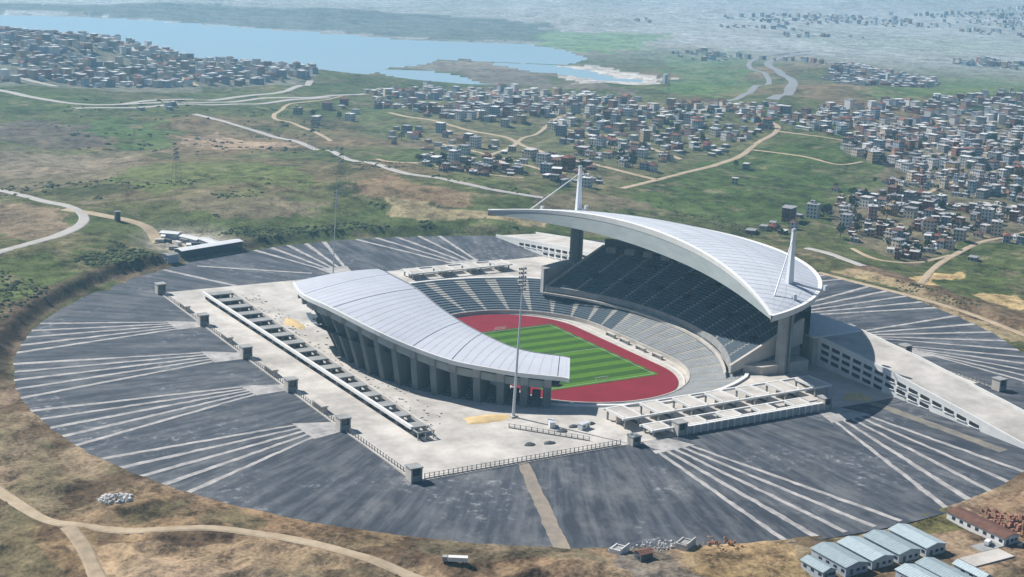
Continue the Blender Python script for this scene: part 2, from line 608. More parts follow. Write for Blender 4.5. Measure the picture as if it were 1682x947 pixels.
LAND = [
    ([(600, 155), (700, 148), (1000, 162), (1200, 182), (1275, 205), (1220, 255), (1100, 292), (950, 305), (740, 262), (630, 205)], (0.165, 0.15, 0.085), 0.55),
    ([(1385, 235), (1480, 200), (1690, 180), (1690, 405), (1600, 398), (1530, 422), (1480, 432), (1400, 398), (1380, 345)], (0.21, 0.165, 0.12), 0.75),
    ([(-30, 48), (150, 48), (300, 95), (510, 108), (520, 135), (250, 150), (-30, 140)], (0.23, 0.22, 0.20), 0.7),
    ([(640, 100), (760, 98), (900, 108), (930, 120), (800, 125), (690, 118)], (0.30, 0.28, 0.25), 0.6),
    # pixel outline in the photograph, colour, strength, mean ground height
    ([(190, 302), (260, 268), (400, 260), (520, 272), (532, 300), (480, 318), (330, 314), (250, 314)], (0.115, 0.150, 0.045), 0.85),
    ([(150, 195), (200, 188), (290, 203), (305, 225), (285, 244), (200, 242), (160, 230)], (0.070, 0.130, 0.038), 0.85),
    ([(-40, 205), (60, 200), (150, 203), (162, 236), (40, 241), (-40, 236)], (0.135, 0.105, 0.10), 0.8),
    ([(312, 222), (350, 221), (420, 232), (480, 240), (420, 246), (312, 243)], (0.42, 0.30, 0.21), 0.9),
    ([(-40, 242), (250, 246), (235, 290), (100, 312), (-40, 322)], (0.20, 0.165, 0.115), 0.7),
    ([(-40, 255), (120, 250), (210, 262), (150, 285), (-40, 290)], (0.30, 0.24, 0.18), 0.5),
    ([(585, 305), (640, 288), (700, 305), (790, 318), (770, 335), (690, 338), (610, 335)], (0.30, 0.20, 0.125), 0.85),
    ([(590, 335), (700, 338), (800, 345), (880, 352), (870, 360), (720, 352), (600, 346)], (0.42, 0.33, 0.20), 0.8),
    ([(270, 355), (420, 345), (600, 345), (800, 362), (870, 372), (860, 386), (700, 388), (560, 392), (440, 405), (330, 380)], (0.080, 0.105, 0.035), 0.8),
    ([(200, 325), (420, 325), (560, 335), (420, 348), (280, 356)], (0.20, 0.155, 0.11), 0.75),
    ([(640, 245), (760, 255), (860, 275), (950, 300), (890, 318), (760, 295), (600, 262)], (0.085, 0.125, 0.04), 0.6),
    ([(840, 305), (960, 310), (1040, 320), (1120, 350), (1000, 350), (860, 345)], (0.19, 0.15, 0.10), 0.8),
    ([(1040, 318), (1120, 290), (1230, 250), (1330, 222), (1400, 250), (1440, 282), (1400, 330), (1300, 372), (1200, 368), (1100, 342)], (0.070, 0.108, 0.030), 0.85),
    ([(1300, 380), (1400, 400), (1500, 440), (1600, 440), (1690, 440), (1690, 500), (1560, 470), (1440, 435), (1330, 415)], (0.085, 0.112, 0.036), 0.75),
    ([(1335, 420), (1450, 440), (1560, 480), (1690, 515), (1690, 560), (1560, 510), (1440, 474), (1345, 446)], (0.185, 0.115, 0.078), 0.9),
    ([(1485, 452), (1530, 443), (1565, 458), (1545, 470), (1500, 464)], (0.60, 0.42, 0.20), 0.95),
    ([(1610, 490), (1690, 482), (1690, 505), (1640, 502)], (0.55, 0.40, 0.20), 0.95),
    ([(1345, 443), (1450, 470), (1560, 502), (1690, 555), (1690, 575), (1555, 517), (1445, 484), (1345, 457)], (0.45, 0.34, 0.20), 0.8),
    ([(900, 110), (960, 106), (1060, 122), (1085, 134), (1000, 138), (930, 126)], (0.75, 0.68, 0.62), 0.9),
    ([(690, 104), (860, 118), (1000, 136), (1045, 156), (880, 142), (740, 122)], (0.19, 0.155, 0.135), 0.85),
    ([(900, 52), (1090, 55), (1060, 80), (960, 88), (890, 76)], (0.14, 0.24, 0.09), 0.8),
    ([(1240, 65), (1690, 62), (1690, 90), (1500, 85), (1300, 80)], (0.14, 0.24, 0.09), 0.8),
    ([(1100, 95), (1220, 85), (1240, 140), (1180, 165), (1080, 150)], (0.10, 0.19, 0.06), 0.7),
    ([(1420, 150), (1560, 130), (1690, 125), (1690, 150), (1560, 155), (1430, 168)], (0.12, 0.19, 0.055), 0.7),
    ([(600, 165), (720, 190), (700, 235), (620, 230), (590, 200)], (0.09, 0.13, 0.045), 0.6),
    ([(-40, 335), (60, 345), (110, 362), (60, 388), (-40, 402)], (0.26, 0.185, 0.13), 0.85),
    ([(-40, 430), (60, 408), (120, 388), (260, 418), (200, 450), (80, 490), (-40, 520)], (0.082, 0.118, 0.032), 0.85),
    ([(120, 395), (190, 380), (270, 425), (200, 445)], (0.075, 0.075, 0.04), 0.6),
    ([(-40, 520), (60, 495), (180, 455), (270, 436), (440, 408), (430, 418), (270, 446), (150, 480), (60, 530), (5, 590), (-40, 600)], (0.14, 0.095, 0.065), 0.8),
]
BOTTOM = 0.5 * (S((GY * -1 + GX * -0.6 - 60) / 60)) 
near = S((rr - CR + 12) / 4) * (1 - S((rr - CR - 130) / 90)) * np.clip(angw(np.arctan2(GY - CY, GX - CX), R_(228), R_(95)) * 2.2, 0, 1)
col = mixv(col, SAND, near * (0.62 + 0.38 * S((nB - 0.30) / 0.30)))
col = mixv(col, np.array([0.26, 0.165, 0.085]), near * S((nA - 0.52) / 0.2) * 0.8)
col = mixv(col, np.array([0.10, 0.095, 0.05]), near * S((fbm(GX / 24, GY / 24, 4, 77) - 0.2) / 0.2) * 0.6)
for px, c, s in LAND:
    pp = np.array(px, float)
    zc = flat(pp[:, 0], pp[:, 1], -5.0)
    W = at(pp[:, 0], pp[:, 1])[:, :2]
    m = inpoly(warpx, warpy, W).astype(float)
    col = mixv(col, np.array(c), m * s * (0.7 + 0.3 * nB))
bank = S((rr - CR + 2) / 4) * (1 - S((rr - CR - 11) / 6)) * S((np.degrees(np.arctan2(GY - CY, GX - CX)) % 360 - 96) / 10) * S((180 - np.degrees(np.arctan2(GY - CY, GX - CX)) % 360) / 10)
col = mixv(col, np.array([0.085, 0.058, 0.042]), bank * (0.6 + 0.4 * nB))
yard = np.exp(-(((GX + 108) / 30) ** 2 + ((GY - 290) / 38) ** 2) ** 2.0)
col = mixv(col, np.array([0.50, 0.44, 0.36]), yard * 0.85)
soil = near * S((fbm(GX / 17, GY / 17, 4, 87) - 0.06) / 0.12)
col = mixv(col, np.array([0.12, 0.078, 0.048]), soil * 0.8)
for px, c, s in [([(-20, 850), (90, 872), (130, 900), (150, 960), (-20, 960)], (0.135, 0.115, 0.062), 0.85),
                 ([(190, 905), (330, 893), (470, 905), (620, 950), (180, 960)], (0.40, 0.285, 0.175), 0.85),
                 ([(700, 905), (800, 900), (960, 905), (1000, 940), (740, 935)], (0.15, 0.135, 0.085), 0.7),
                 ([(1000, 893), (1130, 893), (1150, 935), (1010, 940)], (0.17, 0.165, 0.16), 0.8),
                 ([(1470, 868), (1570, 845), (1640, 890), (1540, 905)], (0.11, 0.115, 0.03), 0.9),
                 ([(1560, 850), (1690, 800), (1690, 900), (1640, 880)], (0.34, 0.22, 0.14), 0.7),
                 ([(1150, 880), (1320, 880), (1330, 947), (1150, 947)], (0.40, 0.27, 0.125), 0.7)]:
    W = at([p[0] for p in px], [p[1] for p in px])[:, :2]
    m = inpoly(warpx, warpy, W).astype(float)
    col = mixv(col, np.array(c), m * s * (0.6 + 0.4 * nB))
haze_sprawl = S((DD - 3000) / 900) * (0.78 + 0.22 * S((fbm(GX / 420, GY / 420, 4, 91) + 0.25) / 0.5))  # pale town ground by camera distance, with far haze put into the colour
col = mixv(col, np.array([0.44, 0.45, 0.45]), haze_sprawl * 0.85)
fs = flatpoly([(-200, 2), (200, 8), (420, 14), (700, 22), (900, 40), (900, 66), (760, 66), (560, 54), (350, 39), (120, 24), (-200, 15)], LAKE_Z)
col = mixv(col, np.array([0.10, 0.125, 0.105]), inpoly(warpx, warpy, fs) * 0.8)
fs = flatpoly([(890, 52), (1090, 55), (1060, 80), (960, 90), (885, 76)], LAKE_Z)
col = mixv(col, np.array([0.15, 0.26, 0.10]), inpoly(warpx, warpy, fs) * 0.7)
col = np.clip(col, 0.01, 0.8)
# ------------------------------------------------------------------ roads
def smooth_line(P, n=6):
    P = [np.array(p) for p in P]
    Q = [P[0]] + P + [P[-1]]
    out = []
    for i in range(1, len(Q) - 2):
        p0, p1, p2, p3 = Q[i - 1], Q[i], Q[i + 1], Q[i + 2]
        for k in range(n):
            t = k / n
            out.append(0.5 * ((2 * p1) + (-p0 + p2) * t + (2 * p0 - 5 * p1 + 4 * p2 - p3) * t * t + (-p0 + 3 * p1 - 3 * p2 + p3) * t ** 3))
    out.append(P[-1])
    return out


def road(name, px, width, m, lift=0.16):
    W = at([p[0] for p in px], [p[1] for p in px])[:, :2]
    L = smooth_line([w for w in W], 5)
    dense = []
    for a, b in zip(L[:-1], L[1:]):
        k = max(1, int(np.linalg.norm(b - a) / 9))
        dense += [a + (b - a) * i / k for i in range(k)]
    dense.append(L[-1])
    D = np.array(dense)
    T = np.gradient(D, axis=0)
    T /= np.maximum(np.linalg.norm(T, axis=1), 1e-6)[:, None]
    Nn = np.stack([-T[:, 1], T[:, 0]], 1)
    w = width / 2 * (1 + 0.24 * np.array([fbm(np.array([i * 0.23]), np.array([px[0][0] * 0.1]), 2, 5)[0] for i in range(len(D))]))
    A, B = D + Nn * w[:, None], D - Nn * w[:, None]
    zc = np.mean([terrain(Q[:, 0], Q[:, 1]) for Q in (A, B, D)], axis=0)
    ker = np.ones(5) / 5
    zc = np.convolve(np.pad(zc, 2, mode='edge'), ker, 'valid') if len(zc) > 5 else zc
    zc = zc + lift + np.hypot(D[:, 0] - CAM[0], D[:, 1] - CAM[1]) * 0.0003
    mb = MB()
    mb.grid([[(a[0], a[1], z) for a, z in zip(A, zc)], [(b[0], b[1], z) for b, z in zip(B, zc)]])
    mb.grid([[(a[0], a[1], z - 0.35) for a, z in zip(A + Nn * 0.8, zc)], [(a[0], a[1], z) for a, z in zip(A, zc)]])
    mb.grid([[(b[0], b[1], z) for b, z in zip(B, zc)], [(b[0], b[1], z - 0.35) for b, z in zip(B - Nn * 0.8, zc)]])
    o = mb.build(name, m)
    tag(o, kind='structure')
    return D, zc, width


ROADS = []
for nm, px, w, m in [
    ('road', [(-20, 795), (40, 835), (90, 858), (150, 866), (250, 868), (350, 868), (420, 876), (500, 890), (580, 908), (640, 930), (700, 955)], 3.6, m_dirtroad),
    ('path', [(112, 864), (138, 900), (150, 925), (165, 957)], 4.0, mat('trodden earth', (0.36, 0.28, 0.19), 1.0, 0.2, 0.2)),
    ('road', [(-30, 424), (70, 396), (118, 377), (138, 362), (130, 347), (100, 336), (60, 326), (-30, 308)], 6.5, m_paved),
    ('road', [(105, 344), (150, 350), (190, 358), (235, 370), (252, 384), (262, 400)], 7.0, m_dirtroad),
    ('road', [(320, 188), (380, 202), (440, 222), (510, 243), (560, 256), (640, 275), (720, 292), (800, 308), (892, 326)], 6.0, m_paved),
    ('highway', [(-30, 143), (0, 148), (60, 161), (130, 171), (220, 172), (320, 170), (420, 163), (520, 160), (600, 155)], 9, m_paved),
    ('highway', [(120, 178), (250, 176), (360, 173), (450, 168), (540, 160)], 9, m_paved),
    ('highway', [(200, 172), (300, 163), (400, 158), (460, 152), (490, 142), (510, 132)], 9, m_paved),
    ('road', [(560, 158), (500, 168), (467, 177), (450, 192), (483, 203), (513, 214), (545, 232)], 4.1, m_dirtroad),
    ('road', [(640, 185), (710, 197), (793, 219), (850, 234), (926, 260), (1010, 278), (1078, 296)], 4.8, m_dirtroad),
    ('road', [(803, 257), (850, 234), (893, 212), (942, 187)], 4.1, m_dirtroad),
    ('road', [(905, 205), (993, 223), (1036, 234), (1120, 262)], 3.4, m_dirtroad),
    ('road', [(727, 237), (803, 257), (880, 274), (930, 285)], 3.4, m_dirtroad),
    ('road', [(620, 262), (700, 268), (800, 285), (860, 292)], 2.7, m_dirtroad),
    ('road', [(1020, 310), (1078, 296), (1120, 285), (1187, 267), (1237, 241), (1277, 214), (1268, 202), (1240, 190)], 5.4, m_dirtroad),
    ('road', [(1280, 216), (1330, 222), (1385, 232)], 3.4, m_dirtroad),
    ('road', [(1237, 247), (1320, 257), (1380, 271), (1437, 264), (1500, 262)], 3.4, m_dirtroad),
    ('road', [(1690, 270), (1614, 287), (1560, 300), (1520, 318)], 4.1, m_dirtroad),
    ('road', [(1510, 468), (1540, 436), (1590, 408), (1640, 392), (1690, 378)], 3.4, m_dirtroad),
    ('road', [(1400, 408), (1440, 425), (1500, 432), (1560, 420)], 2.7, m_dirtroad),
    ('road', [(1325, 408), (1370, 420), (1420, 436)], 5, m_paved),
    ('road', [(1500, 262), (1560, 250), (1620, 245)], 3.4, m_dirtroad),
    ('highway', [(1185, 168), (1225, 155), (1262, 138), (1258, 122), (1232, 112), (1236, 100), (1270, 90), (1330, 84)], 9, m_high),
    ('highway', [(1268, 164), (1298, 148), (1302, 133), (1282, 120), (1262, 106), (1278, 96), (1320, 89)], 15, m_high),
    ('road', [(195, 60), (215, 78), (235, 92), (250, 100)], 8, m_paved),
    ('road', [(280, 120), (300, 130), (325, 142)], 5.4, m_dirtroad),
    ('road', [(-20, 122), (40, 130), (95, 142)], 8, m_paved),
    ('path', [(1690, 552), (1600, 518), (1500, 487), (1400, 462), (1345, 447)], 3.4, m_dirtroad),
]:
    ROADS.append(road(nm, px, w, m))
RPTS = np.concatenate([q[0] for q in ROADS])
# the ground is graded under and beside the roads
for D, zc, w in ROADS:
    lo, hi = D.min(0) - 14, D.max(0) + 14
    mk = np.nonzero((GX > lo[0]) & (GX < hi[0]) & (GY > lo[1]) & (GY < hi[1]) & (rr > CR + 6))
    if not len(mk[0]):
        continue
    px_, py_ = GX[mk], GY[mk]
    for c0 in range(0, len(px_), 20000):
        sl = slice(c0, c0 + 20000)
        dd = np.hypot(px_[sl, None] - D[None, :, 0], py_[sl, None] - D[None, :, 1])
        k = dd.argmin(1)
        wt = 1 - S((dd.min(1) - w * 0.5 - 0.8) / 6.0)
        ii = (mk[0][sl], mk[1][sl])
        GZ[ii] = GZ[ii] * (1 - wt) + (zc[k] - 0.42) * wt
idx = np.arange(na * nd).reshape(nd, na)
a0, a1 = idx[:-1, :], idx[1:, :]
quads = np.stack([a0, np.roll(a0, -1, 1), np.roll(a1, -1, 1), a1], -1).reshape(-1, 4)
inside = (rr < CR - 10).ravel()
quads = quads[~(inside[quads].all(1))]
me = bpy.data.meshes.new('ground')
me.vertices.add(na * nd)
me.vertices.foreach_set('co', np.stack([GX, GY, GZ], -1).astype(np.float32).ravel())
me.loops.add(quads.size)
me.loops.foreach_set('vertex_index', quads[:, ::-1].astype(np.int32).ravel())
me.polygons.add(len(quads))
me.polygons.foreach_set('loop_start', np.arange(0, quads.size, 4, dtype=np.int32))
me.polygons.foreach_set('loop_total', np.full(len(quads), 4, np.int32))
me.update(calc_edges=True)
ca = me.color_attributes.new('land', 'FLOAT_COLOR', 'POINT')
ca.data.foreach_set('color', np.concatenate([col, np.ones(col.shape[:2] + (1,))], -1).astype(np.float32).ravel())
me.polygons.foreach_set('use_smooth', [True] * len(me.polygons))
me.materials.append(m_ground)
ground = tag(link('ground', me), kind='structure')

lk = flat(np.array([-600., 1500., 1500., -900.]), np.array([10., 60., 175., 175.]), LAKE_Z)
MB().poly([(p[0], p[1], LAKE_Z) for p in lk[::-1]]).build('lake', m_water)
tag(bpy.data.objects['lake'], kind='structure')



# ------------------------------------------------------------------ car park disc, plaza, strips
def oval(phi, w, c):
    cs, sn = abs(math.cos(phi)), abs(math.sin(phi))
    if cs > 1e-6 and w / cs * sn <= c:
        return w / cs
    return c * sn + math.sqrt(max(w * w - (c * cs) ** 2, 0))


RIM = [(-180, 92), (-150, 100), (-135, 107), (-120, 113), (-105, 116), (-90, 117), (-75, 117), (-60, 116), (-48, 110), (-35, 100), (-20, 90), (0, 87),
       (20, 90), (32, 98), (42, 112), (50, 128), (58, 138), (66, 141), (90, 142), (114, 141), (125, 134), (140, 114), (155, 99), (180, 92)]


def rim(phi):
    d = math.degrees(phi)
    while d > 180:
        d -= 360
    while d < -180:
        d += 360
    return float(np.interp(d, [a for a, b in RIM], [b for a, b in RIM]))


X0, X1, Y0, Y1 = -163.5, 165.5, -157.0, 177.0


def rect(phi):
    c, s = math.cos(phi), math.sin(phi)
    t = 1e9
    if c > 1e-9:
        t = min(t, X1 / c)
    if c < -1e-9:
        t = min(t, X0 / c)
    if s > 1e-9:
        t = min(t, Y1 / s)
    if s < -1e-9:
        t = min(t, Y0 / s)
    return t


def circ(phi):
    c, s = math.cos(phi), math.sin(phi)
    b = c * CX + s * CY
    return b + math.sqrt(b * b - (CX * CX + CY * CY - (CR + 2.5) ** 2))


PHI = sorted([2 * math.pi * i / 480 - math.pi for i in range(480)] + [math.atan2(y, x) for x in (X0, X1) for y in (Y0, Y1)])
PHI.append(PHI[0] + 2 * math.pi)
pol = lambda r, p, z: (r * math.cos(p), r * math.sin(p), z)
mb = MB()
mb.grid([[pol(rect(p) - 1, p, PLAZA) for p in PHI], [pol(0.5 * (rect(p) + circ(p)), p, PLAZA) for p in PHI], [pol(circ(p), p, PLAZA) for p in PHI]][::-1])
car_park = tag(mb.build('car_park', m_asph), kind='structure')
mb = MB()
mb.grid([[pol(rim(p), p, PLAZA + 0.12) for p in PHI], [pol(0.5 * (rim(p) + rect(p)), p, PLAZA + 0.12) for p in PHI], [pol(rect(p), p, PLAZA + 0.12) for p in PHI], [pol(rect(p) + 0.05, p, PLAZA - 0.3) for p in PHI]][::-1])
m_plaza = mat('plaza slabs', (0.62, 0.575, 0.52), 0.9, 0.0, 0.06, col2=(0.36, 0.335, 0.30))
plaza = tag(mb.build('plaza', m_plaza), kind='structure')


def strip(p, q, w0, w1, parent=car_park, z=PLAZA, h=0.07, m=m_strip, name='concrete_strip'):
    p, q = np.array(p, float), np.array(q, float)
    L = np.linalg.norm(q - p)
    t = (q - p) / L
    n = np.array([-t[1], t[0]])
    k = max(6, int(L / 3.5))
    A, B = [], []
    for i in range(k + 1):
        f = i / k
        c = p + (q - p) * f + n * rng.gauss(0, 0.10)
        w = (w0 + (w1 - w0) * f) / 2
        A.append(c + n * w * (1 + rng.gauss(0, min(0.13, 0.3 / w / 2))))
        B.append(c - n * w * (1 + rng.gauss(0, min(0.13, 0.3 / w / 2))))
    mb = MB()
    mb.grid([[(a[0], a[1], z - 0.1) for a in A], [(a[0], a[1], z + h) for a in A], [(b[0], b[1], z + h) for b in B], [(b[0], b[1], z - 0.1) for b in B]])
    mb.build(name, m, parent)


def cpt(deg, r=CR - 0.2):
    return (CX + r * math.cos(R_(deg)), CY + r * math.sin(R_(deg)))


FANS = [  # middle of the apron edge, apron outer ends, circle angles of the strip ends
    ((-163.5, 103), (-179, 116), (-179, 97), 149.5, 161.2),
    ((-163.5, 38), (-181, 53), (-181, 32), 165.2, 176.8),
    ((-163.5, -20), (-183, -9), (-181, -26), 181.0, 192.0),
    ((-163.5, -82), (-181, -70), (-180, -93), 196.5, 208.0),
    ((-42, -157), (-52, -172), (-29, -170), 258.5, 270.2),
    ((62, -157), (50, -173), (76, -172), 275.8, 289.5),
    ((165.5, -100), (181, -112), (182, -88), 318.0, 330.5),
    ((165.5, -66), (180, -76), (182, -54), 333.5, 349.0),
    ((165.5, -8), (182, -20), (182, 6), 353.0, 365.5),
    ((165.5, 60), (182, 48), (182, 72), 370.0, 382.0),
    ((-42, 177), (-31, 200), (-52, 200), 91.5, 103.0),
    ((46, 177), (60, 186), (34, 186), 73.5, 86.5)]
for mid, a, b, d0, d1 in FANS:
    mid, a, b = np.array(mid, float), np.array(a, float), np.array(b, float)
    # apron trapezoid
    t = (b - a)
    inn0, inn1 = mid - t * 0.28, mid + t * 0.28
    q = [inn0, inn1, b, a]
    ar = sum(q[i][0] * q[(i + 1) % 4][1] - q[(i + 1) % 4][0] * q[i][1] for i in range(4))
    q = q if ar > 0 else q[::-1]
    MB().hexa([(p[0], p[1], PLAZA - 0.1) for p in q], [(p[0], p[1], PLAZA + 0.10) for p in q]).build('concrete_apron', m_strip, car_park)
    for k in range(5):
        s_ = a + (b - a) * (k + 0.5) / 5
        e = cpt(d0 + (d1 - d0) * (k + rng.uniform(-0.04, 0.04)) / 4)
        strip(s_, e, 1.8, 2.7 + rng.uniform(-0.3, 0.6))
# the sandy cross road, and single radial strips
strip((-111, -157), (-144, -240), 5.0, 6.5, m=mat('sand washed road', (0.34, 0.275, 0.205), 0.95, 0.0, 0.12, col2=(0.20, 0.18, 0.155)))
strip((-115, 176), cpt(120, 270), 3.0, 3.0)
strip((-60, 190), (-120, 235), 2.5, 2.5)
strip((90, -157), (96, -236), 6.0, 6.0, m=mat('sandy verge', (0.27, 0.235, 0.185), 0.95, 0.0, 0.1, col2=(0.14, 0.135, 0.12)))

# ------------------------------------------------------------------ pitch, track, bowl
APH = [2 * math.pi * i / 180 - math.pi for i in range(181)]
mb = MB()
mb.poly([pol(oval(p, 59, 33) + 0.5, p, -0.30) for p in APH[:-1]])
tag(mb.build('stadium_floor', m_conc), kind='structure')
mb = MB()
mb.poly([pol(oval(p, 46.5, 42.2), p, 0.0) for p in APH[:-1]])
tag(mb.build('running_track', m_red), kind='structure')
mb = MB()
mb.poly([(-36, -54.5, 0.05), (36, -54.5, 0.05), (36, 54.5, 0.05), (-36, 54.5, 0.05)])
pitch = tag(mb.build('pitch', m_grass_a), kind='structure')
for k in range(18):
    y = -54.5 + 109 / 18 * (k + 0.5)
    MB().box((0, y, 0.06), (72, 109 / 18 - 0.02, 0.06)).build('turf_strip', m_grass_b if k % 2 else m_grass_a, pitch)
for a, b in (((-34, -52.5), (34, -52.5)), ((-34, 52.5), (34, 52.5)), ((34, -52.5), (34, 52.5)), ((-34, 0), (34, 0))):
    a, b = np.array(a), np.array(b)
    L = np.linalg.norm(b - a)
    MB().box(((a[0] + b[0]) / 2, (a[1] + b[1]) / 2, 0.13), (L, 0.14, 0.02), math.atan2(b[1] - a[1], b[0] - a[0])).build('pitch_line', m_paint_w, pitch)

for sgn, lab in ((1, 'white football goal at the far end of the pitch, beside the near roof edge'), (-1, 'white football goal at the near end of the pitch, on the red surface')):
    g = thing('football_goal', lab, 'goal', (0, sgn * 52.5, 0.12), 0 if sgn > 0 else math.pi, 'football goals')
    for sx in (-3.66, 3.66):
        MB().tube((sx, 0, 0), (sx, 0, 2.44), 0.13).build('post', m_paint_w, g)
        MB().tube((sx, 0, 2.44), (sx, 2.0, 0), 0.07).build('net_stay', m_paint_w, g)
    MB().tube((-3.8, 0, 2.5), (3.8, 0, 2.5), 0.13).build('crossbar', m_paint_w, g)
    nb = MB()
    for k in range(11):
        x = -3.66 + 7.32 * k / 10
        nb.tube((x, 0.03, 2.44), (x, 2.0, 0.02), 0.025, n=3)
    for k in range(5):
        t = (k + 0.5) / 5
        nb.tube((-3.66, 2.0 * t, 2.44 * (1 - t)), (3.66, 2.0 * t, 2.44 * (1 - t)), 0.025, n=3)
    nb.build('net', m_paint_w, g)


def steps(mb, inner, outer, z0, z1, n, mi=0):
    """stepped terrace between two polylines of equal length"""
    rows = []
    inner, outer = [np.array(p) for p in inner], [np.array(p) for p in outer]
    for i in range(n):
        z = z0 + (z1 - z0) * (i + 1) / n
        zp = z0 + (z1 - z0) * i / n
        t0, t1 = i / n, (i + 1) / n
        rows.append([(*(a + (b - a) * t0), zp) for a, b in zip(inner, outer)])
        rows.append([(*(a + (b - a) * t0), z) for a, b in zip(inner, outer)])
        if i == n - 1:
            rows.append([(*(a + (b - a) * t1), z) for a, b in zip(inner, outer)])
    mb.grid(rows[::-1], mi)
    return mb


bowl = thing('seating_bowl', 'sunken lower ring of grey seats and pale aisles around the red running track', 'seating bowl', (0, 0, 0))
nb = 42
for k in range(nb):
    p0 = R_(-180 + 360 / nb * k + 5.2)
    p1 = p0 + 2 * math.pi / nb
    tw_in, tw_out = 0.008, 0.026
    cols = 5
    inn = [pol(oval(p, 58, 33), p, 0)[:2] for p in np.linspace(p0 + tw_in, p1 - tw_in, cols)]
    out = [pol(rim(p) - 1.6, p, 0)[:2] for p in np.linspace(p0 + tw_out, p1 - tw_out, cols)]
    steps(MB(), inn, out, 1.3, PLAZA + 0.05, 14).build('seat_block', m_seatl if -98 < (math.degrees(p0) + 180) % 360 - 180 < 22 else m_seat, bowl)
    pa, pb, pc, pd = p1 - tw_in * 1.4, p1 + tw_in * 1.4, p1 - tw_out * 1.2, p1 + tw_out * 1.2
    steps(MB(), [pol(oval(p, 58, 33), p, 0)[:2] for p in (pa, pb)], [pol(rim(p) - 1.6, p, 0)[:2] for p in (pc, pd)], 1.15, PLAZA - 0.05, 14).build('aisle', m_aisle, bowl)
mb = MB()
mb.grid([[pol(oval(p, 58, 33) - 0.6, p, -0.3) for p in APH], [pol(oval(p, 58, 33) - 0.6, p, 2.1) for p in APH], [pol(oval(p, 58, 33) + 0.1, p, 2.1) for p in APH], [pol(oval(p, 58, 33) + 0.1, p, 0.4) for p in APH]][::-1])
mb.build('front_wall', m_conc, bowl)
mb = MB()
mb.grid([[pol(rim(p) - 1.7, p, PLAZA - 1.0) for p in PHI], [pol(rim(p) - 1.7, p, PLAZA + 1.1) for p in PHI], [pol(rim(p) + 0.3, p, PLAZA + 1.1) for p in PHI], [pol(rim(p) + 0.3, p, PLAZA) for p in PHI]][::-1])
mb.build('rim_parapet', m_white, bowl)
mb = MB()
mb.grid([[pol(oval(p, 50.5, 40.5), p, -0.25) for p in APH], [pol(oval(p, 50.5, 40.5), p, 0.35) for p in APH], [pol(oval(p, 50.5, 40.5) + 0.5, p, 0.35) for p in APH], [pol(oval(p, 50.5, 40.5) + 0.5, p, -0.25) for p in APH]][::-1])
mb.build('track_kerb', m_white, bowl)
# dug-out shelters and a broadcast wall along the far touchline
for y in (18, 4, -12, -28):
    t = thing('dugout_shelter', 'low pale bench shelter beside the red track, %s' % {18: 'the farthest one', 4: 'the second from the far end', -12: 'the third from the far end', -28: 'the nearest one'}[y], 'shelter', (54.2, y, -0.3), 0, 'shelters along the touchline')
    MB().box((0.8, 0, 0), (0.3, 8, 2.0)).build('back_panel', m_white, t)
    MB().box((0, 0, 2.0), (2.2, 8.4, 0.15)).build('roof', m_conc, t)
    for sy in (-4, 4):
        MB().box((0, sy, 0), (1.8, 0.2, 2.0)).build('side_panel', m_conc, t)

# ------------------------------------------------------------------ the big stand with the crescent roof
west = thing('grandstand', 'tall shaded grandstand under a white crescent roof held by two pillars', 'grandstand', (0, 0, 0))
NT = 49


def ufront(t):
    y = 90 * t
    return np.array([86 - 31 * abs(t) ** 2.2, y])


def uback(t):
    a = R_(43.5) * t
    return np.array([136 * math.cos(a), 136 * math.sin(a)])


nblk = 12
for k in range(nblk):
    t0, t1 = -1 + 2 * k / nblk, -1 + 2 * (k + 1) / nblk
    e = 0.010
    ts = np.linspace(t0 + e, t1 - e, 5)
    steps(MB(), [ufront(t) for t in ts], [uback(t) for t in ts], 12.2, 34.0, 22).build('upper_seat_block', m_seat, west)
    if k < nblk - 1:
        steps(MB(), [ufront(t) for t in (t1 - e * 1.1, t1 + e * 1.1)], [uback(t) for t in (t1 - e * 1.1, t1 + e * 1.1)], 12.0, 33.8, 22).build('upper_aisle', m_aisle, west)
TT = np.linspace(-1, 1, NT)
mb = MB()
mb.grid([[(*(ufront(t) - [0.8, 0]), 9.6) for t in TT], [(*(ufront(t) - [0.8, 0]), 13.2) for t in TT], [(*(ufront(t) + [0.5, 0]), 13.2) for t in TT], [(*(ufront(t) + [0.5, 0]), 11.5) for t in TT]])
mb.build('balcony_front', m_greyc, west)
mb = MB()
mb.grid([[(*(ufront(t) + [-0.7, 0]), 9.6) for t in TT], [(*(ufront(t) * 0.3 + uback(t) * 0.7), 22.0) for t in TT], [(*(uback(t)), 31.0) for t in TT]])
mb.build('tier_underside', m_darkc, west)
mb = MB()
for off, dz in ((2.5, 9.65),):
    mb.grid([[(*(ufront(t) - [off + 1.6, 0]), 8.2) for t in TT], [(*(ufront(t) - [off + 1.6, 0]), 9.5) for t in TT], [(*(ufront(t) - [off, 0]), 9.5) for t in TT]])
mb.build('box_rail', m_conc, west)
mb = MB()
mb.grid([[(*(ufront(t) + [3.5, 0]), 6.0) for t in TT], [(*(ufront(t) + [3.5, 0]), 12.0) for t in TT]])
mb.build('concourse_glazing', m_glass, west)
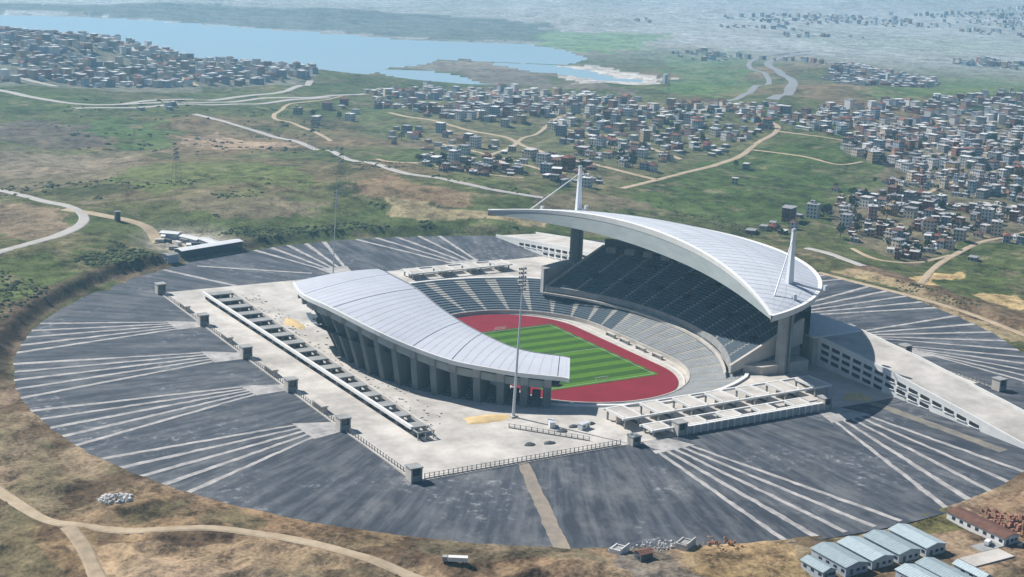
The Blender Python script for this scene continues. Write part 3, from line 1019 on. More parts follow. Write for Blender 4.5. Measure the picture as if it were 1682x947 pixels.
# end walls of the tier, the stair block at its far end
for s in (-1, 1):
    f, b = ufront(s), uback(s)
    MB().poly([(*f, 8.0), (*b, 8.0), (*b, 34.0), (*f, 12.2)][::s]).build('end_wall', m_greyc, west)
    MB().hexa([(f[0] - 1, f[1], 9.2), (b[0], b[1], 9.2 + 12), (b[0], b[1] + 1.6 * s, 9.2 + 12), (f[0] - 1, f[1] + 1.6 * s, 9.2)][::s], [(f[0] - 1, f[1], 13.4), (b[0], b[1], 35), (b[0], b[1] + 1.6 * s, 35), (f[0] - 1, f[1] + 1.6 * s, 13.4)][::s]).build('end_beam', m_conc, west)
MB().hexa([(53, 92, 7), (84, 98, 7), (84, 107, 7), (56, 100, 7)], [(53, 92, 23.5), (84, 98, 25), (84, 107, 25), (56, 100, 23.5)]).build('stair_block', m_greyc, west)
MB().hexa([(62, -92, 7), (96, -96, 7), (96, -104, 7), (68, -100, 7)][::-1], [(62, -92, 13), (96, -96, 15), (96, -104, 15), (68, -100, 13)][::-1]).build('stair_landing', m_conc, west)
# back row of boxes, rear wall
mb = MB()
mb.grid([[(*(uback(t)), 33.0) for t in TT], [(*(uback(t)), 38.5) for t in TT], [(*(uback(t) * 1.03), 38.5) for t in TT], [(*(uback(t) * 1.03), 8.0) for t in TT]])
mb.build('rear_wall', m_darkc, west)
for k in range(16):
    t = -0.94 + 1.88 * k / 15
    p = uback(t) * 0.955
    MB().box((p[0], p[1], 32.0), (4.5, 6.0, 3.2), math.atan2(p[1], p[0])).build('rear_box', m_greyc, west)
# passage openings in the tier
for t, s in [(-0.83, .35), (-0.6, .35), (-0.36, .35), (-0.12, .35), (0.12, .35), (0.36, .35), (0.6, .35), (0.83, .35), (-0.7, .68), (-0.45, .68), (-0.2, .68), (0.05, .68), (0.3, .68), (0.55, .68)]:
    f, b = ufront(t), uback(t)
    p = f + (b - f) * s
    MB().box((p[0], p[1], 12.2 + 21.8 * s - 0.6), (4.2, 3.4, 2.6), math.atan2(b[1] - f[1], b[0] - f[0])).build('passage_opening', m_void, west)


def rfront(t):
    return np.array([38 + 26 * (1 - abs(t) ** 2.3), 137.6 * t, 53 + 13.6 * (1 - t * t)])


def rback(t):
    a = R_(73.4) * t
    r = 147 - 3.4 * t * t
    return np.array([-3 + r * math.cos(a), r * math.sin(a), 52.0 + 1.0 * t * t])


RT_ = np.concatenate([np.linspace(-1, -0.9, 10)[:-1], np.linspace(-0.9, 0.9, 55), np.linspace(0.9, 1, 10)[1:]])


def rsurf(t, s):
    f, b = rfront(t), rback(t)
    w = np.linalg.norm((b - f)[:2])
    p = f + (b - f) * s
    p[2] += 4 * s * (1 - s) * 0.035 * w
    return p


mb = MB()
mb.grid([[rsurf(t, s) for t in RT_] for s in np.linspace(0, 1, 12)])
roof = mb.build('crescent_roof', m_roofm, west, smooth=True)


def rdepth(t):
    return 0.8 + 10.5 * max(0, 1 - t * t) ** 0.7


mb = MB()
mb.grid([[rfront(t) + [-1.6 * (1 - t * t), 0, -rdepth(t)] for t in RT_], [rfront(t) + [0, 0, -2.6 * (1 - t * t) - 0.3] for t in RT_]])
mb.build('fascia', m_fascia, west, smooth=True)
mb = MB()
mb.grid([[rback(t) + [-0.3, 0, -2.4] for t in RT_], [rsurf(t, 0.5) + [0, 0, -3 - rdepth(t) * 0.4] for t in RT_], [rfront(t) + [-1.6 * (1 - t * t), 0, -rdepth(t)] for t in RT_]])
mb.build('soffit', m_greyc, west, smooth=True)
mb = MB()
mb.grid([[rfront(t) + [-0.25, 0, -2.7 * (1 - t * t) - 0.35] for t in RT_], [rfront(t) + [-0.6, 0, 0.25] for t in RT_], [rfront(t) + [1.4, 0, 0.45] for t in RT_], [rfront(t) + [1.4, 0, 0.0] for t in RT_]])
mb.build('front_rim', m_white, west)
mb = MB()
mb.grid([[rback(t) * [0.992, 0.992, 1] + [0, 0, 0.0] for t in RT_], [rback(t) * [0.994, 0.994, 1] + [0, 0, 0.7] for t in RT_], [rback(t) * [1.006, 1.006, 1] + [0, 0, 0.7] for t in RT_], [rback(t) + [0, 0, -2.6] for t in RT_]])
mb.build('rear_rim', m_white, west)
# lines of roof sheets, very low ribs
for s in (0.2, 0.4, 0.6, 0.8):
    mb = MB()
    mb.grid([[rsurf(t, s - 0.003) + [0, 0, 0.05] for t in RT_[3:-3]], [rsurf(t, s + 0.003) + [0, 0, 0.05] for t in RT_[3:-3]]])
    mb.build('roof_joint', mat('roof joint', (0.50, 0.52, 0.56), 0.6), roof)

mb = MB()
for k in range(45):
    t = -0.93 + 1.86 * k / 44
    e = 0.0012
    ss = np.linspace(0.04, 0.985, 9)
    mb.grid([[rsurf(t - e, q) + [0, 0, 0.07] for q in ss], [rsurf(t + e, q) + [0, 0, 0.07] for q in ss]])
tag(mb.build('roof_seam', mat('sheet seam', (0.42, 0.44, 0.48), 0.6), roof), kind='stuff')

for s in (-1, 1):
    c = np.array([81.5, 100.0 * s])
    oct_ = lambda a, b, z: [(c[0] + x * a, c[1] + y * b, z) for x, y in ((-1, -.45), (-.45, -1), (.45, -1), (1, -.45), (1, .45), (.45, 1), (-.45, 1), (-1, .45))]
    pil = MB().hexa(oct_(4.2, 3.6, 0), oct_(3.8, 3.2, 52.5)).build('pillar', m_fin if s > 0 else m_greyc, west)
    MB().hexa([(c[0] - .7, c[1] - 3.72 * 1, 2), (c[0] + .7, c[1] - 3.72, 2), (c[0] + .7, c[1] - 3.4, 2), (c[0] - .7, c[1] - 3.4, 2)], [(c[0] - .6, c[1] - 3.35, 52), (c[0] + .6, c[1] - 3.35, 52), (c[0] + .6, c[1] - 3.1, 52), (c[0] - .6, c[1] - 3.1, 52)]).build('groove', m_darkc, pil)
    MB().hexa(oct_(7.5, 6.5, 49.0), oct_(9.0, 8.0, 53.5)).build('pillar_head', m_greyc, west)
    z0 = 53.0
    ms = MB().hexa([(c[0] - 1.9, c[1] - 1.3, z0), (c[0] + 1.9, c[1] - 1.3, z0), (c[0] + 1.9, c[1] + 1.3, z0), (c[0] - 1.9, c[1] + 1.3, z0)],
                   [(c[0] - 0.9, c[1] - 0.6, 84), (c[0] + 0.9, c[1] - 0.6, 84), (c[0] + 0.9, c[1] + 0.6, 84), (c[0] - 0.9, c[1] + 0.6, 84)]).build('mast', m_steelw, west)
    MB().box((c[0], c[1], 84.0), (2.0, 1.4, 1.6)).build('mast_cap', m_steel, ms)
    MB().tube((c[0] - 1.0, c[1] + 0.6 * s, 80), (57, 117 * s, 56.5), 0.26, 0.38, 8).build('mast_brace', m_steelw, ms)
    MB().tube((c[0] + 0.5, c[1], 57.5), (c[0] + 12, c[1] + 11 * s, 54.6), 0.7, 0.7, 8).build('mast_strut', m_steel, ms)
    for q in ((-22, 8), (-14, 20), (14, 12), (8, -14)):
        MB().box((c[0] + q[0], c[1] + q[1] * s, 54.5), (1.8, 1.8, 2.6)).build('anchor_block', m_steel, roof)

# ------------------------------------------------------------------ wedge shaped ramp buildings at both ends of the big stand
def ztop(y):
    y = abs(y)
    return float(np.interp(y, [60, 100, 145, 200, 244], [25, 24, 20.5, 14.5, 9.2]))


for s in (-1, 1):
    rp = thing('ramp_building', 'white wedge-shaped ramp building with dark openings, %s' % ('below the right end of the crescent roof' if s < 0 else 'behind the far roof pillar'), 'ramp building', (0, 0, 0), 0, 'ramp buildings')
    ys = [98, 120, 145, 172, 200, 222, 244]
    xa, xb = 107.0, 138.0
    rows = []
    for y in ys:
        rows.append([(xa, y * s, PLAZA), (xa, y * s, ztop(y)), (xb, y * s, ztop(y)), (xb, y * s, PLAZA)])
    mb = MB()
    mb.grid(rows if s > 0 else rows[::-1])
    mb.poly([rows[0][i] for i in ((0, 1, 2, 3) if s > 0 else (3, 2, 1, 0))])
    mb.build('wall', m_white, rp)
    mb = MB()
    mb.grid([[(xa + 0.9, y * s, ztop(y) + 0.08) for y in ys], [(xb - 0.9, y * s, ztop(y) + 0.08) for y in ys]][::-s])
    mb.build('ramp_deck', m_plaza, rp)
    for x in (xa + 0.35, xb - 0.35):
        mb = MB()
        mb.grid([[(x - 0.4, y * s, ztop(y) - 0.2) for y in ys], [(x - 0.4, y * s, ztop(y) + 1.2) for y in ys], [(x + 0.4, y * s, ztop(y) + 1.2) for y in ys], [(x + 0.4, y * s, ztop(y) - 0.2) for y in ys]])
        mb.build('parapet', m_white, rp)
    for y in range(104, 226, 8):
        for k in range(3):
            z = ztop(y + 3) - 3.4 - 3.7 * k
            if z < PLAZA + 0.6:
                break
            dzdy = (ztop(y + 3) - ztop(y - 3)) / 6
            lo = [(xa - 0.08, (y - 3.0) * s, z - 3 * dzdy), (xa - 0.08, (y + 3.0) * s, z + 3 * dzdy)]
            a, b = lo
            w = MB().poly([a, b, (b[0], b[1], b[2] + 1.9), (a[0], a[1], a[2] + 1.9)][::-s]).build('window', m_void, rp)
            MB().box((xa - 0.25, y * s, z - 0.30), (0.5, 6.4, 0.25)).build('sill', m_white, w)
    lb = thing('link_block', 'windowed concrete link block between %s pillar and ramp' % ('the near' if s < 0 else 'the far'), 'building', (0, 0, 0), 0, 'link blocks beside the pillars')
    MB().box((121, 79 * s, PLAZA), (34, 37.6, 15.5)).build('wall', m_conc, lb)
    MB().box((121, 79 * s, PLAZA + 15.5), (35.4, 39, 0.9)).build('roof', m_white, lb)
    for y in (66, 76, 86):
        MB().box((103.9, y * s, PLAZA + 8), (0.5, 7, 3.0)).build('window', m_glass, lb)

# ------------------------------------------------------------------ the near stand
east = thing('grandstand', 'near grandstand with a sweeping pale panelled roof and tall leaning concrete fins', 'grandstand', (0, 0, 0))
RO = [(-128, 56, 40.5), (-134.5, 28, 41), (-131, 0, 40.5), (-122, -33, 36.3), (-111.5, -52, 32), (-101, -72, 29.5), (-88.5, -83, 27.6), (-75, -92.5, 25.8), (-59, -101, 24.3), (-55, -105, 24)]
RI = [(-67, 76, 38), (-66, 66, 37), (-62.5, 40, 34.5), (-63.5, 13, 31.5), (-63, -12, 29), (-61, -31, 27.5), (-57, -52, 26), (-50, -63, 25), (-39, -71.5, 24.1), (-36, -76, 24)]


def spl(L, t):
    i = min(int(t), len(L) - 2)
    f = t - i
    P = [np.array(L[min(max(j, 0), len(L) - 1)], float) for j in (i - 1, i, i + 1, i + 2)]
    return 0.5 * ((2 * P[1]) + (-P[0] + P[2]) * f + (2 * P[0] - 5 * P[1] + 4 * P[2] - P[3]) * f * f + (-P[0] + 3 * P[1] - 3 * P[2] + P[3]) * f ** 3)


def esurf(t, s):
    a, b = spl(RO, t), spl(RI, t)
    p = a + (b - a) * s
    p[2] += 4 * s * (1 - s) * 1.4
    return p


for t0, t1 in ((0, 1), (1, 2), (2, 4), (4, 5), (5, 8), (8, 9)):
    g = 0.014 if t1 - t0 < 2 else 0.02
    ts = np.linspace(t0 + (g if t0 else 0), t1 - (g if t1 < 9 else 0), 10 if t1 - t0 > 1 else 6)
    mb = MB()
    ss = np.linspace(0, 1, 8)
    top = [[esurf(t, s) for s in ss] for t in ts]
    mb.grid(top)
    low = [[esurf(t, s) - [0, 0, 1.3] for s in ss] for t in ts]
    mb.grid(low[::-1])
    mb.grid([[r[0] for r in top], [r[0] for r in low]])
    mb.grid([[r[-1] for r in top], [r[-1] for r in low]][::-1])
    mb.grid([top[0], low[0]][::-1])
    mb.grid([top[-1], low[-1]])
    pn = mb.build('roof_panel', m_roofe, east)
    sm = MB()
    nse = max(2, int(np.linalg.norm(spl(RO, t1) - spl(RO, t0)) / 4.5))
    for k in range(1, nse):
        t = t0 + (t1 - t0) * k / nse
        e = 0.10 / max(1e-3, np.linalg.norm(spl(RO, t1) - spl(RO, t0)) / (t1 - t0))
        ss2 = np.linspace(0.015, 0.985, 7)
        sm.grid([[esurf(t - e, q) + [0, 0, 0.07] for q in ss2], [esurf(t + e, q) + [0, 0, 0.07] for q in ss2]])
    tag(sm.build('roof_seam', m_seamf, pn), kind='stuff')
mb = MB()
ts = np.linspace(0, 9, 50)
mb.grid([[esurf(t, 0.004) - [0, 0, 1.6] for t in ts], [esurf(t, 0.5) - [0, 0, 2.2] for t in ts], [esurf(t, 0.996) - [0, 0, 1.6] for t in ts]][::-1])
mb.build('roof_soffit', m_seam, east)
for s0, nm, m in ((-0.003, 'roof_edge', m_white), (1.0, 'roof_gutter', m_seam)):
    mb = MB()
    d0, d1 = s0 - 0.008, s0 + 0.010
    mb.grid([[esurf(t, d0) - [0, 0, 1.7] for t in ts], [esurf(t, d0) + [0, 0, 0.35] for t in ts], [esurf(t, d1) + [0, 0, 0.35] for t in ts], [esurf(t, d1) - [0, 0, 1.7] for t in ts]])
    mb.build(nm, m, east)
OUT = []
for t in np.linspace(0, 9, 181):
    p = spl(RO, t)
    OUT.append((math.degrees(math.atan2(-p[1], -p[0])), math.hypot(p[0], p[1]), p[2]))
OUT.sort()


def eout(d):
    return float(np.interp(d, [o[0] for o in OUT], [o[1] for o in OUT])), float(np.interp(d, [o[0] for o in OUT], [o[2] for o in OUT]))


def epol(r, d, z):
    return np.array([-r * math.cos(R_(d)), -r * math.sin(R_(d)), z])


FD = [57.5 - 5.5 * k for k in range(15)]
for d in FD:
    r, z = eout(d)
    r -= 2.0
    z -= 2.0
    n = np.array([math.sin(R_(d)), -math.cos(R_(d)), 0])
    prof = [epol(104, d, PLAZA), epol(118.5, d, PLAZA), epol(min(r, 119.5 + (r - 119.5) * 0.35), d, PLAZA + (z - PLAZA) * 0.45), epol(r, d, z), epol(r - 19, d, z), epol(105, d, PLAZA + (z - PLAZA) * 0.5)]
    th = 1.75
    MB().hexa([p - n * th for p in prof], [p + n * th for p in prof]).build('fin', m_fin, east)
    MB().box(tuple(epol(r - 0.3, d, z - 4.2)), (2.6, 3.6, 4.6), R_(d)).build('fin_head', m_greyc, east)
for a, b in zip(FD[:-1], FD[1:]):
    ds = np.linspace(a - 0.8, b + 0.8, 4)
    mb = MB()
    lo, hi, hi2, lo2 = [], [], [], []
    for d in ds:
        r, z = eout(d)
        lo.append(epol(r - 3.0, d, z - 7.2))
        hi.append(epol(r - 2.6, d, z - 3.4))
        hi2.append(epol(r - 3.6, d, z - 3.4))
        lo2.append(epol(r - 4.0, d, z - 7.2))
    mb.grid([lo, hi, hi2, lo2, lo])
    mb.build('parapet_panel', m_fascia, east)
DS = np.linspace(FD[-1] - 3, FD[0] + 4, 40)
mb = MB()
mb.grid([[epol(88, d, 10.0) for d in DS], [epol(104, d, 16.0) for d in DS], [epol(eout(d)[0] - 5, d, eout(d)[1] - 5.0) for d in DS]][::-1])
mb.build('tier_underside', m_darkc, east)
for k in range(9):
    d0, d1 = DS[0] + (DS[-1] - DS[0]) * k / 9, DS[0] + (DS[-1] - DS[0]) * (k + 1) / 9
    dd = np.linspace(d0 + 0.25, d1 - 0.25, 4)
    steps(MB(), [epol(87, d, 0)[:2] for d in dd], [epol(eout(d)[0] - 6, d, 0)[:2] for d in dd], 11.0, 24.5, 16).build('upper_seat_block', m_seat, east)
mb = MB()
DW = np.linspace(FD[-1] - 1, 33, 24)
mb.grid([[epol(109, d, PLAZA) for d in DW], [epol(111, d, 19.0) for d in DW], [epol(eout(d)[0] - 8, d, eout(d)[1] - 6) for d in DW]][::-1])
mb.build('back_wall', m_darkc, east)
for d in np.linspace(33, 57, 5):
    MB().box(tuple(epol(103, d, PLAZA)), (2.4, 2.4, 8.2), R_(d)).build('inner_column', m_greyc, east)
# outer stairs under the fins
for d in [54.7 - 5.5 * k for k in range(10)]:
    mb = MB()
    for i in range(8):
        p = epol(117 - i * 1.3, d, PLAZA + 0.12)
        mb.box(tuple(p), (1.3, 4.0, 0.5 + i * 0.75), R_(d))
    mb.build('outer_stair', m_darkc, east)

# ------------------------------------------------------------------ light masts
for s, lab in ((-1, 'tall slender floodlight mast in front of the near stand roof'), (1, 'tall slender floodlight mast behind the far tip of the near stand roof')):
    f = thing('floodlight_mast', lab, 'floodlight', (-84.5, 103.7 * s if s > 0 else -103.7, PLAZA + 0.1), 0, 'floodlight masts')
    MB().tube((0, 0, 0), (2.0, 0, 60), 0.72 if s < 0 else 0.42, 0.3 if s < 0 else 0.2, 10).build('pole', m_steel, f)
    MB().box((0, 0, 0), (3.4, 3.4, 0.8)).build('footing', m_conc, f)
    MB().tube((2.0, 0, 60), (2.3, 0, 71), 0.4, 0.35, 8).build('rack_spine', m_steel, f)
    for k in range(6):
        bar = MB().box((2.1, 0, 60.5 + 2.0 * k), (4.0 if s < 0 else 2.8, 0.35 if s < 0 else 0.2, 0.25 if s < 0 else 0.15)).build('lamp_bar', m_pylon, f)
        for j in range(4 if s < 0 else 2):
            MB().box((2.1 - 1.6 + 1.07 * j + (1.0 if s > 0 else 0), 0.35, 60.75 + 2.0 * k), (0.6, 0.45, 0.6)).build('lamp', m_glass, bar)

# ------------------------------------------------------------------ rows of open concrete service blocks on the plaza
t = thing('concrete_arcade', 'long row of grey roof slabs between two beams beside the near stand', 'arcade', (0, 0, 0))
ya, yb, n = 150.0, -104.0, 17
xo = lambda y: -144.5 + (150 - y) / 254 * 5.0
xi = lambda y: -127.5 - (150 - y) / 254 * 4.0
for x, h, m in ((xo, 4.8, m_white), (xi, 4.2, m_conc)):
    MB().hexa([(x(ya) - .7, ya + 4, PLAZA + h - 1.4), (x(yb) - .7, yb - 4, PLAZA + h - 1.4), (x(yb) + .7, yb - 4, PLAZA + h - 1.4), (x(ya) + .7, ya + 4, PLAZA + h - 1.4)],
              [(x(ya) - .7, ya + 4, PLAZA + h), (x(yb) - .7, yb - 4, PLAZA + h), (x(yb) + .7, yb - 4, PLAZA + h), (x(ya) + .7, ya + 4, PLAZA + h)]).build('long_beam', m, t)
for k in range(n):
    y = ya + (yb - ya) * k / (n - 1)
    xa_, xb_ = xo(y) + 0.8, xi(y) - 0.8
    MB().box(((xa_ + xb_) / 2, y, PLAZA + 3.2), (xb_ - xa_, 6.4, 0.8)).build('roof_slab', m_greyc, t)
    for x in (xa_ + 0.6, (xa_ + xb_) / 2, xb_ - 0.6):
        MB().box((x, y - 2.6, PLAZA + 0.1), (0.8, 0.6, 3.1)).build('pier', m_greyc, t)
    MB().box(((xa_ + xb_) / 2, y + 2.8, PLAZA + 0.1), (xb_ - xa_ - 0.4, 0.3, 3.1)).build('back_wall', m_darkc, t)
    MB().box(((xa_ + xb_) / 2, y - 7.9, PLAZA + 0.13), (xb_ - xa_ - 0.6, 8.6, 0.05)).build('gap_shade', m_gapshade, t)  # dark sheet standing in for the shaded gap beside the slab
for y in (yb - 9.5,):
    for x in (xo(y), (xo(y) + xi(y)) / 2, xi(y)):
        MB().box((x, y, PLAZA + 0.1), (0.5, 0.5, 3.2)).build('frame_post', m_greyc, t)
    MB().box(((xo(y) + xi(y)) / 2, y, PLAZA + 3.3), (xi(y) - xo(y) + 1, 0.5, 0.5)).build('frame_beam', m_greyc, t)
    for x in (xo(y), xi(y)):
        MB().box((x, y + 3, PLAZA + 3.3), (0.5, 5.4, 0.5)).build('frame_beam', m_greyc, t)


def block_row(label, xs, y0, y1, h, name='service_row'):
    t = thing(name, label, 'service row', (0, 0, 0))
    xa_, xb_ = xs[0] - 6, xs[-1] + 6
    for y in (y0, y1):
        MB().box(((xa_ + xb_) / 2, y, PLAZA + h - 0.9), (xb_ - xa_, 1.0, 0.9)).build('long_beam', m_white, t)
    for x in xs:
        sl = MB().box((x, (y0 + y1) / 2, PLAZA + h - 0.75), (9.0, abs(y1 - y0) - 1.2, 0.6)).build('roof_slab', m_plaza, t)
        for sx in (-1, 1):
            MB().box((x + sx * 4.8, (y0 + y1) / 2, PLAZA + h - 0.9), (0.6, abs(y1 - y0) - 1.1, 1.2)).build('slab_upstand', m_white, sl)
        for sx in (-3.8, 3.8):
            for y in (y0 + 0.9 * np.sign(y1 - y0), y1 - 0.9 * np.sign(y1 - y0)):
                MB().box((x + sx, y, PLAZA + 0.1), (0.8, 0.7, h - 0.9)).build('pier', m_greyc, t)
        MB().box((x, (y0 + y1) / 2, PLAZA + 0.1), (7.6, 0.4, h - 0.9)).build('cross_wall', m_conc, t)
    for xa2, xb2 in zip(xs[:-1], xs[1:]):
        MB().box(((xa2 + xb2) / 2, (y0 + y1) / 2, PLAZA + 0.13), (xb2 - xa2 - 10.5, abs(y1 - y0) * 0.6, 0.05)).build('gap_shade', m_gapshade, t)  # shade of the gap between blocks, painted as a dark sheet
    return t


block_row('taller rear row of tan roof slabs with white upstands beside the near seats', [-42 + 19.2 * k for k in range(7)], -140, -124, 5.6)
block_row('low row of tan roof slabs just behind the buttressed front wall', [-36 + 21.0 * k for k in range(5)], -154.2, -145.5, 3.6)
block_row('row of four pale open blocks beyond the far curve of the seats', [-4 + 21 * k for k in range(4)], 150, 163, 4.4)
# front wall with its buttresses
t = thing('front_wall', 'pale buttressed wall along the front edge of the plaza', 'wall', (0, 0, 0))
MB().box((17, -156.6, PLAZA), (84, 0.8, 3.6)).build('wall_face', m_conc, t)
for k in range(22):
    MB().box((-24 + 4 * k * 0.985, -157.3, PLAZA), (0.7, 0.7, 3.7)).build('buttress', m_white, t)
MB().box((17, -156.6, PLAZA + 3.6), (84.4, 1.4, 0.3)).build('coping', m_white, t)

# ------------------------------------------------------------------ booths, turnstile rows and fences on the plaza edge
BOOTHS = [(-163, 176, 'first booth of the long left edge, nearest the far bank'), (-163, 101, 'second booth from the far end of the left edge'), (-163.5, 34, 'third booth from the far end of the left edge'),
          (-163.5, -26, 'fourth booth from the far end of the left edge'), (-163.5, -87, 'fifth booth of the left edge, beside the last strip fan'), (-162.5, -155, 'corner booth where the left edge meets the front edge'),
          (-54, -158, 'small booth on the front edge beside the slab rows'), (-27, -155.5, 'booth at the end of the buttressed front wall'), (61, -155.5, 'booth at the shadowed end of the buttressed front wall'),
          (165, -61, 'first booth beyond the ramp, nearest the crescent roof'), (166, -104, 'second booth beyond the ramp building'), (166.5, -170, 'last booth beyond the ramp, at the fence corner')]
for x, y, lab in BOOTHS:
    b = thing('ticket_booth', 'square grey concrete ' + lab, 'booth', (x, y, PLAZA + 0.1), 0, 'booths on the plaza edge')
    w, h = (5.2, 5.8) if 'small' not in lab else (4.4, 4.0)
    for sx in (-1, 1):
        MB().box((sx * (w / 2 - 0.35), 0, 0), (0.7, w, h)).build('side_wall', m_conc if sx < 0 else m_greyc, b)
    MB().box((0, w / 2 - 0.4, 0), (w - 1.5, 0.6, h)).build('back_wall', m_greyc, b)
    MB().box((0, -w / 2 + 0.6, 0), (w - 1.45, 0.4, h * 0.45)).build('counter_wall', m_greyc, b)
    MB().box((0, 0.2, h * 0.45), (w - 1.5, w - 1.6, h * 0.50)).build('glazing', m_glass, b)
    MB().box((0, 0, h), (w + 0.6, w + 0.6, 0.5)).build('roof', m_greyc, b)


def fence(p, q, lab, h=2.4, gap=3.0, rails=2):
    p, q = np.array(p, float), np.array(q, float)
    L = np.linalg.norm(q - p)
    rz = math.atan2(q[1] - p[1], q[0] - p[0])
    t = thing('fence', lab, 'fence', (p[0], p[1], PLAZA + 0.1), rz)
    n = int(L / gap)
    me = MB().box((0, 0, 0), (0.28, 0.28, h)).mesh('fence_post', m_fence)
    for k in range(n + 1):
        link('post', me, t, (L * k / n, 0, 0))
    for k in range(rails):
        MB().box((L / 2, 0, h * (k + 1) / rails - 0.25), (L, 0.09, 0.14)).build('rail', m_fence, t)
    MB().box((L / 2, 0.35, -0.05), (L, 0.7, 0.55)).build('kerb_wall', m_conc, t)


fence((-162.5, -151), (-163.5, -92), 'post fence along the left plaza edge, nearest the corner booth', 2.6, 2.6)
fence((-163.5, -82), (-163.5, -31), 'post fence on the left plaza edge between the fourth and fifth booths', 2.6, 2.6)
fence((-163.5, -21), (-163.5, 29), 'post fence on the left plaza edge between the third and fourth booths', 2.6, 2.6)
fence((-163.3, 39), (-163, 96), 'post fence on the left plaza edge between the second and third booths', 2.6, 2.6)
fence((-163, 106), (-163, 171), 'post fence on the left plaza edge ending at the farthest booth', 2.6, 2.6)
fence((-158, -156), (-60, -156.2), 'post fence along the front edge from the corner booth to the small booth', 2.6, 2.2)
fence((165.3, -112), (166.3, -166), 'post fence beyond the ramp, past the second booth', 2.6, 2.6)
fence((-94, -116), (-70, -146), 'short site fence leading from the mast towards the front edge', 2.2, 2.6)


def gate_row(x, y, rz, n, lab):
    t = thing('turnstile_row', lab, 'turnstiles', (x, y, PLAZA + 0.1), rz, 'turnstile rows')
    w = 2.6
    for k in range(n + 1):
        MB().box((w * (k - n / 2), 0, 0), (0.7, 2.4, 3.0)).build('pier', m_conc, t)
    for k in range(n):
        MB().box((w * (k + 0.5 - n / 2), 0.3, 0), (w - 0.72, 0.6, 2.9)).build('gate', m_void, t)
    MB().box((0, 0, 3.0), (w * n + 1.4, 3.2, 0.6)).build('lintel', m_conc, t)


gate_row(164, -44, R_(-90), 8, 'row of dark turnstile openings next to the first booth beyond the ramp')
gate_row(165, -88, R_(-90), 8, 'row of dark turnstile openings between the two booths beyond the ramp')
gate_row(-162, 66, R_(90), 4, 'low turnstile row on the left edge between second and third booths')
gate_row(-162, 3, R_(90), 4, 'low turnstile row on the left edge between third and fourth booths')
gate_row(-162, -58, R_(90), 4, 'low turnstile row on the left edge between fourth and fifth booths')
gate_row(-162, 135, R_(90), 4, 'low turnstile row on the left edge near the farthest booth')


# ------------------------------------------------------------------ heaps and loose stuff on the plaza
def heap(x, y, z, rx, ry, h, m, name, lab, cat, n=22, seed=1):
    r = random.Random(seed)
    mb = MB()
    rows = []
    for i in range(5):
        t = i / 4
        rows.append([(rx * (1 - t) * (1 + 0.18 * math.sin(3 * a + seed) + r.uniform(-.1, .1)) * math.cos(a), ry * (1 - t) * (1 + 0.18 * math.sin(2 * a + seed) + r.uniform(-.1, .1)) * math.sin(a), h * (t ** 0.75) + (r.uniform(-.1, .1) * h if 0 < i < 4 else 0) - (0.3 if i == 0 else 0)) for a in [2 * math.pi * j / n for j in range(n)]])
    for row in rows:
        row.append(row[0])
    mb.grid(rows[::-1])
    o = mb.build(name, m, None, True, (x, y, z))
    return tag(o, lab, cat)


heap(-98, -89 - 12, PLAZA + 0.1, 13, 7, 1.2, m_sandp, 'sand_heap', 'flat yellow sand heap on the plaza beside the near stand shadow', 'sand heap', seed=2)
heap(148, -140, PLAZA + 0.1, 5, 20, 1.2, m_sandp, 'sand_heap', 'long yellow sand heap beyond the ramp building', 'sand heap', seed=3)
heap(88, -149, PLAZA + 0.1, 8, 6, 2.4, m_sandp, 'sand_heap', 'yellow sand heap at the foot of the ramp, by the big shadow', 'sand heap', seed=4)
heap(-116, 84, PLAZA + 0.1, 5, 12, 1.0, m_sandp, 'sand_heap', 'thin sand heap at the far side of the near stand', 'sand heap', seed=5)
SP = [(-57, -127, 'beside the slab row corner'), (-66, -127, 'near the short site fence'), (-88, -141, 'by the front post fence, nearer the slab rows'), (-97, -139, 'by the front post fence, nearer the corner booth'), (-74, -130, 'on the plaza under the mast')]
for i, (x, y, w) in enumerate(SP):
    heap(x, y, PLAZA + 0.1, 3.2, 2.2, 1.3, m_darkc, 'debris_heap', 'small dark heap of building debris ' + w, 'debris', 12, 20 + i)
for i, (x, y, rz, w) in enumerate([(-63, -131, 0.3, 'beside dark debris near the slab row'), (-75, -122, 1.2, 'alone in front of the mast shadow')]):
    c = thing('site_container', 'small white site cabin ' + w, 'cabin', (x, y, PLAZA + 0.1), rz)
    MB().box((0, 0, 0.2), (6, 2.5, 2.5)).build('body', m_paint_w, c)
    MB().box((0, 0, 2.7), (6.2, 2.7, 0.15)).build('roof', m_steel, c)
    MB().box((1.5, -1.27, 0.3), (0.9, 0.06, 2.0)).build('door', m_greyc, c)
    MB().box((-1.2, -1.27, 1.2), (1.6, 0.06, 0.9)).build('window', m_glass, c)

# ------------------------------------------------------------------ sheds below the car park
def gz(x, y):
    return float(terrain(np.array([x]), np.array([y]))[0])


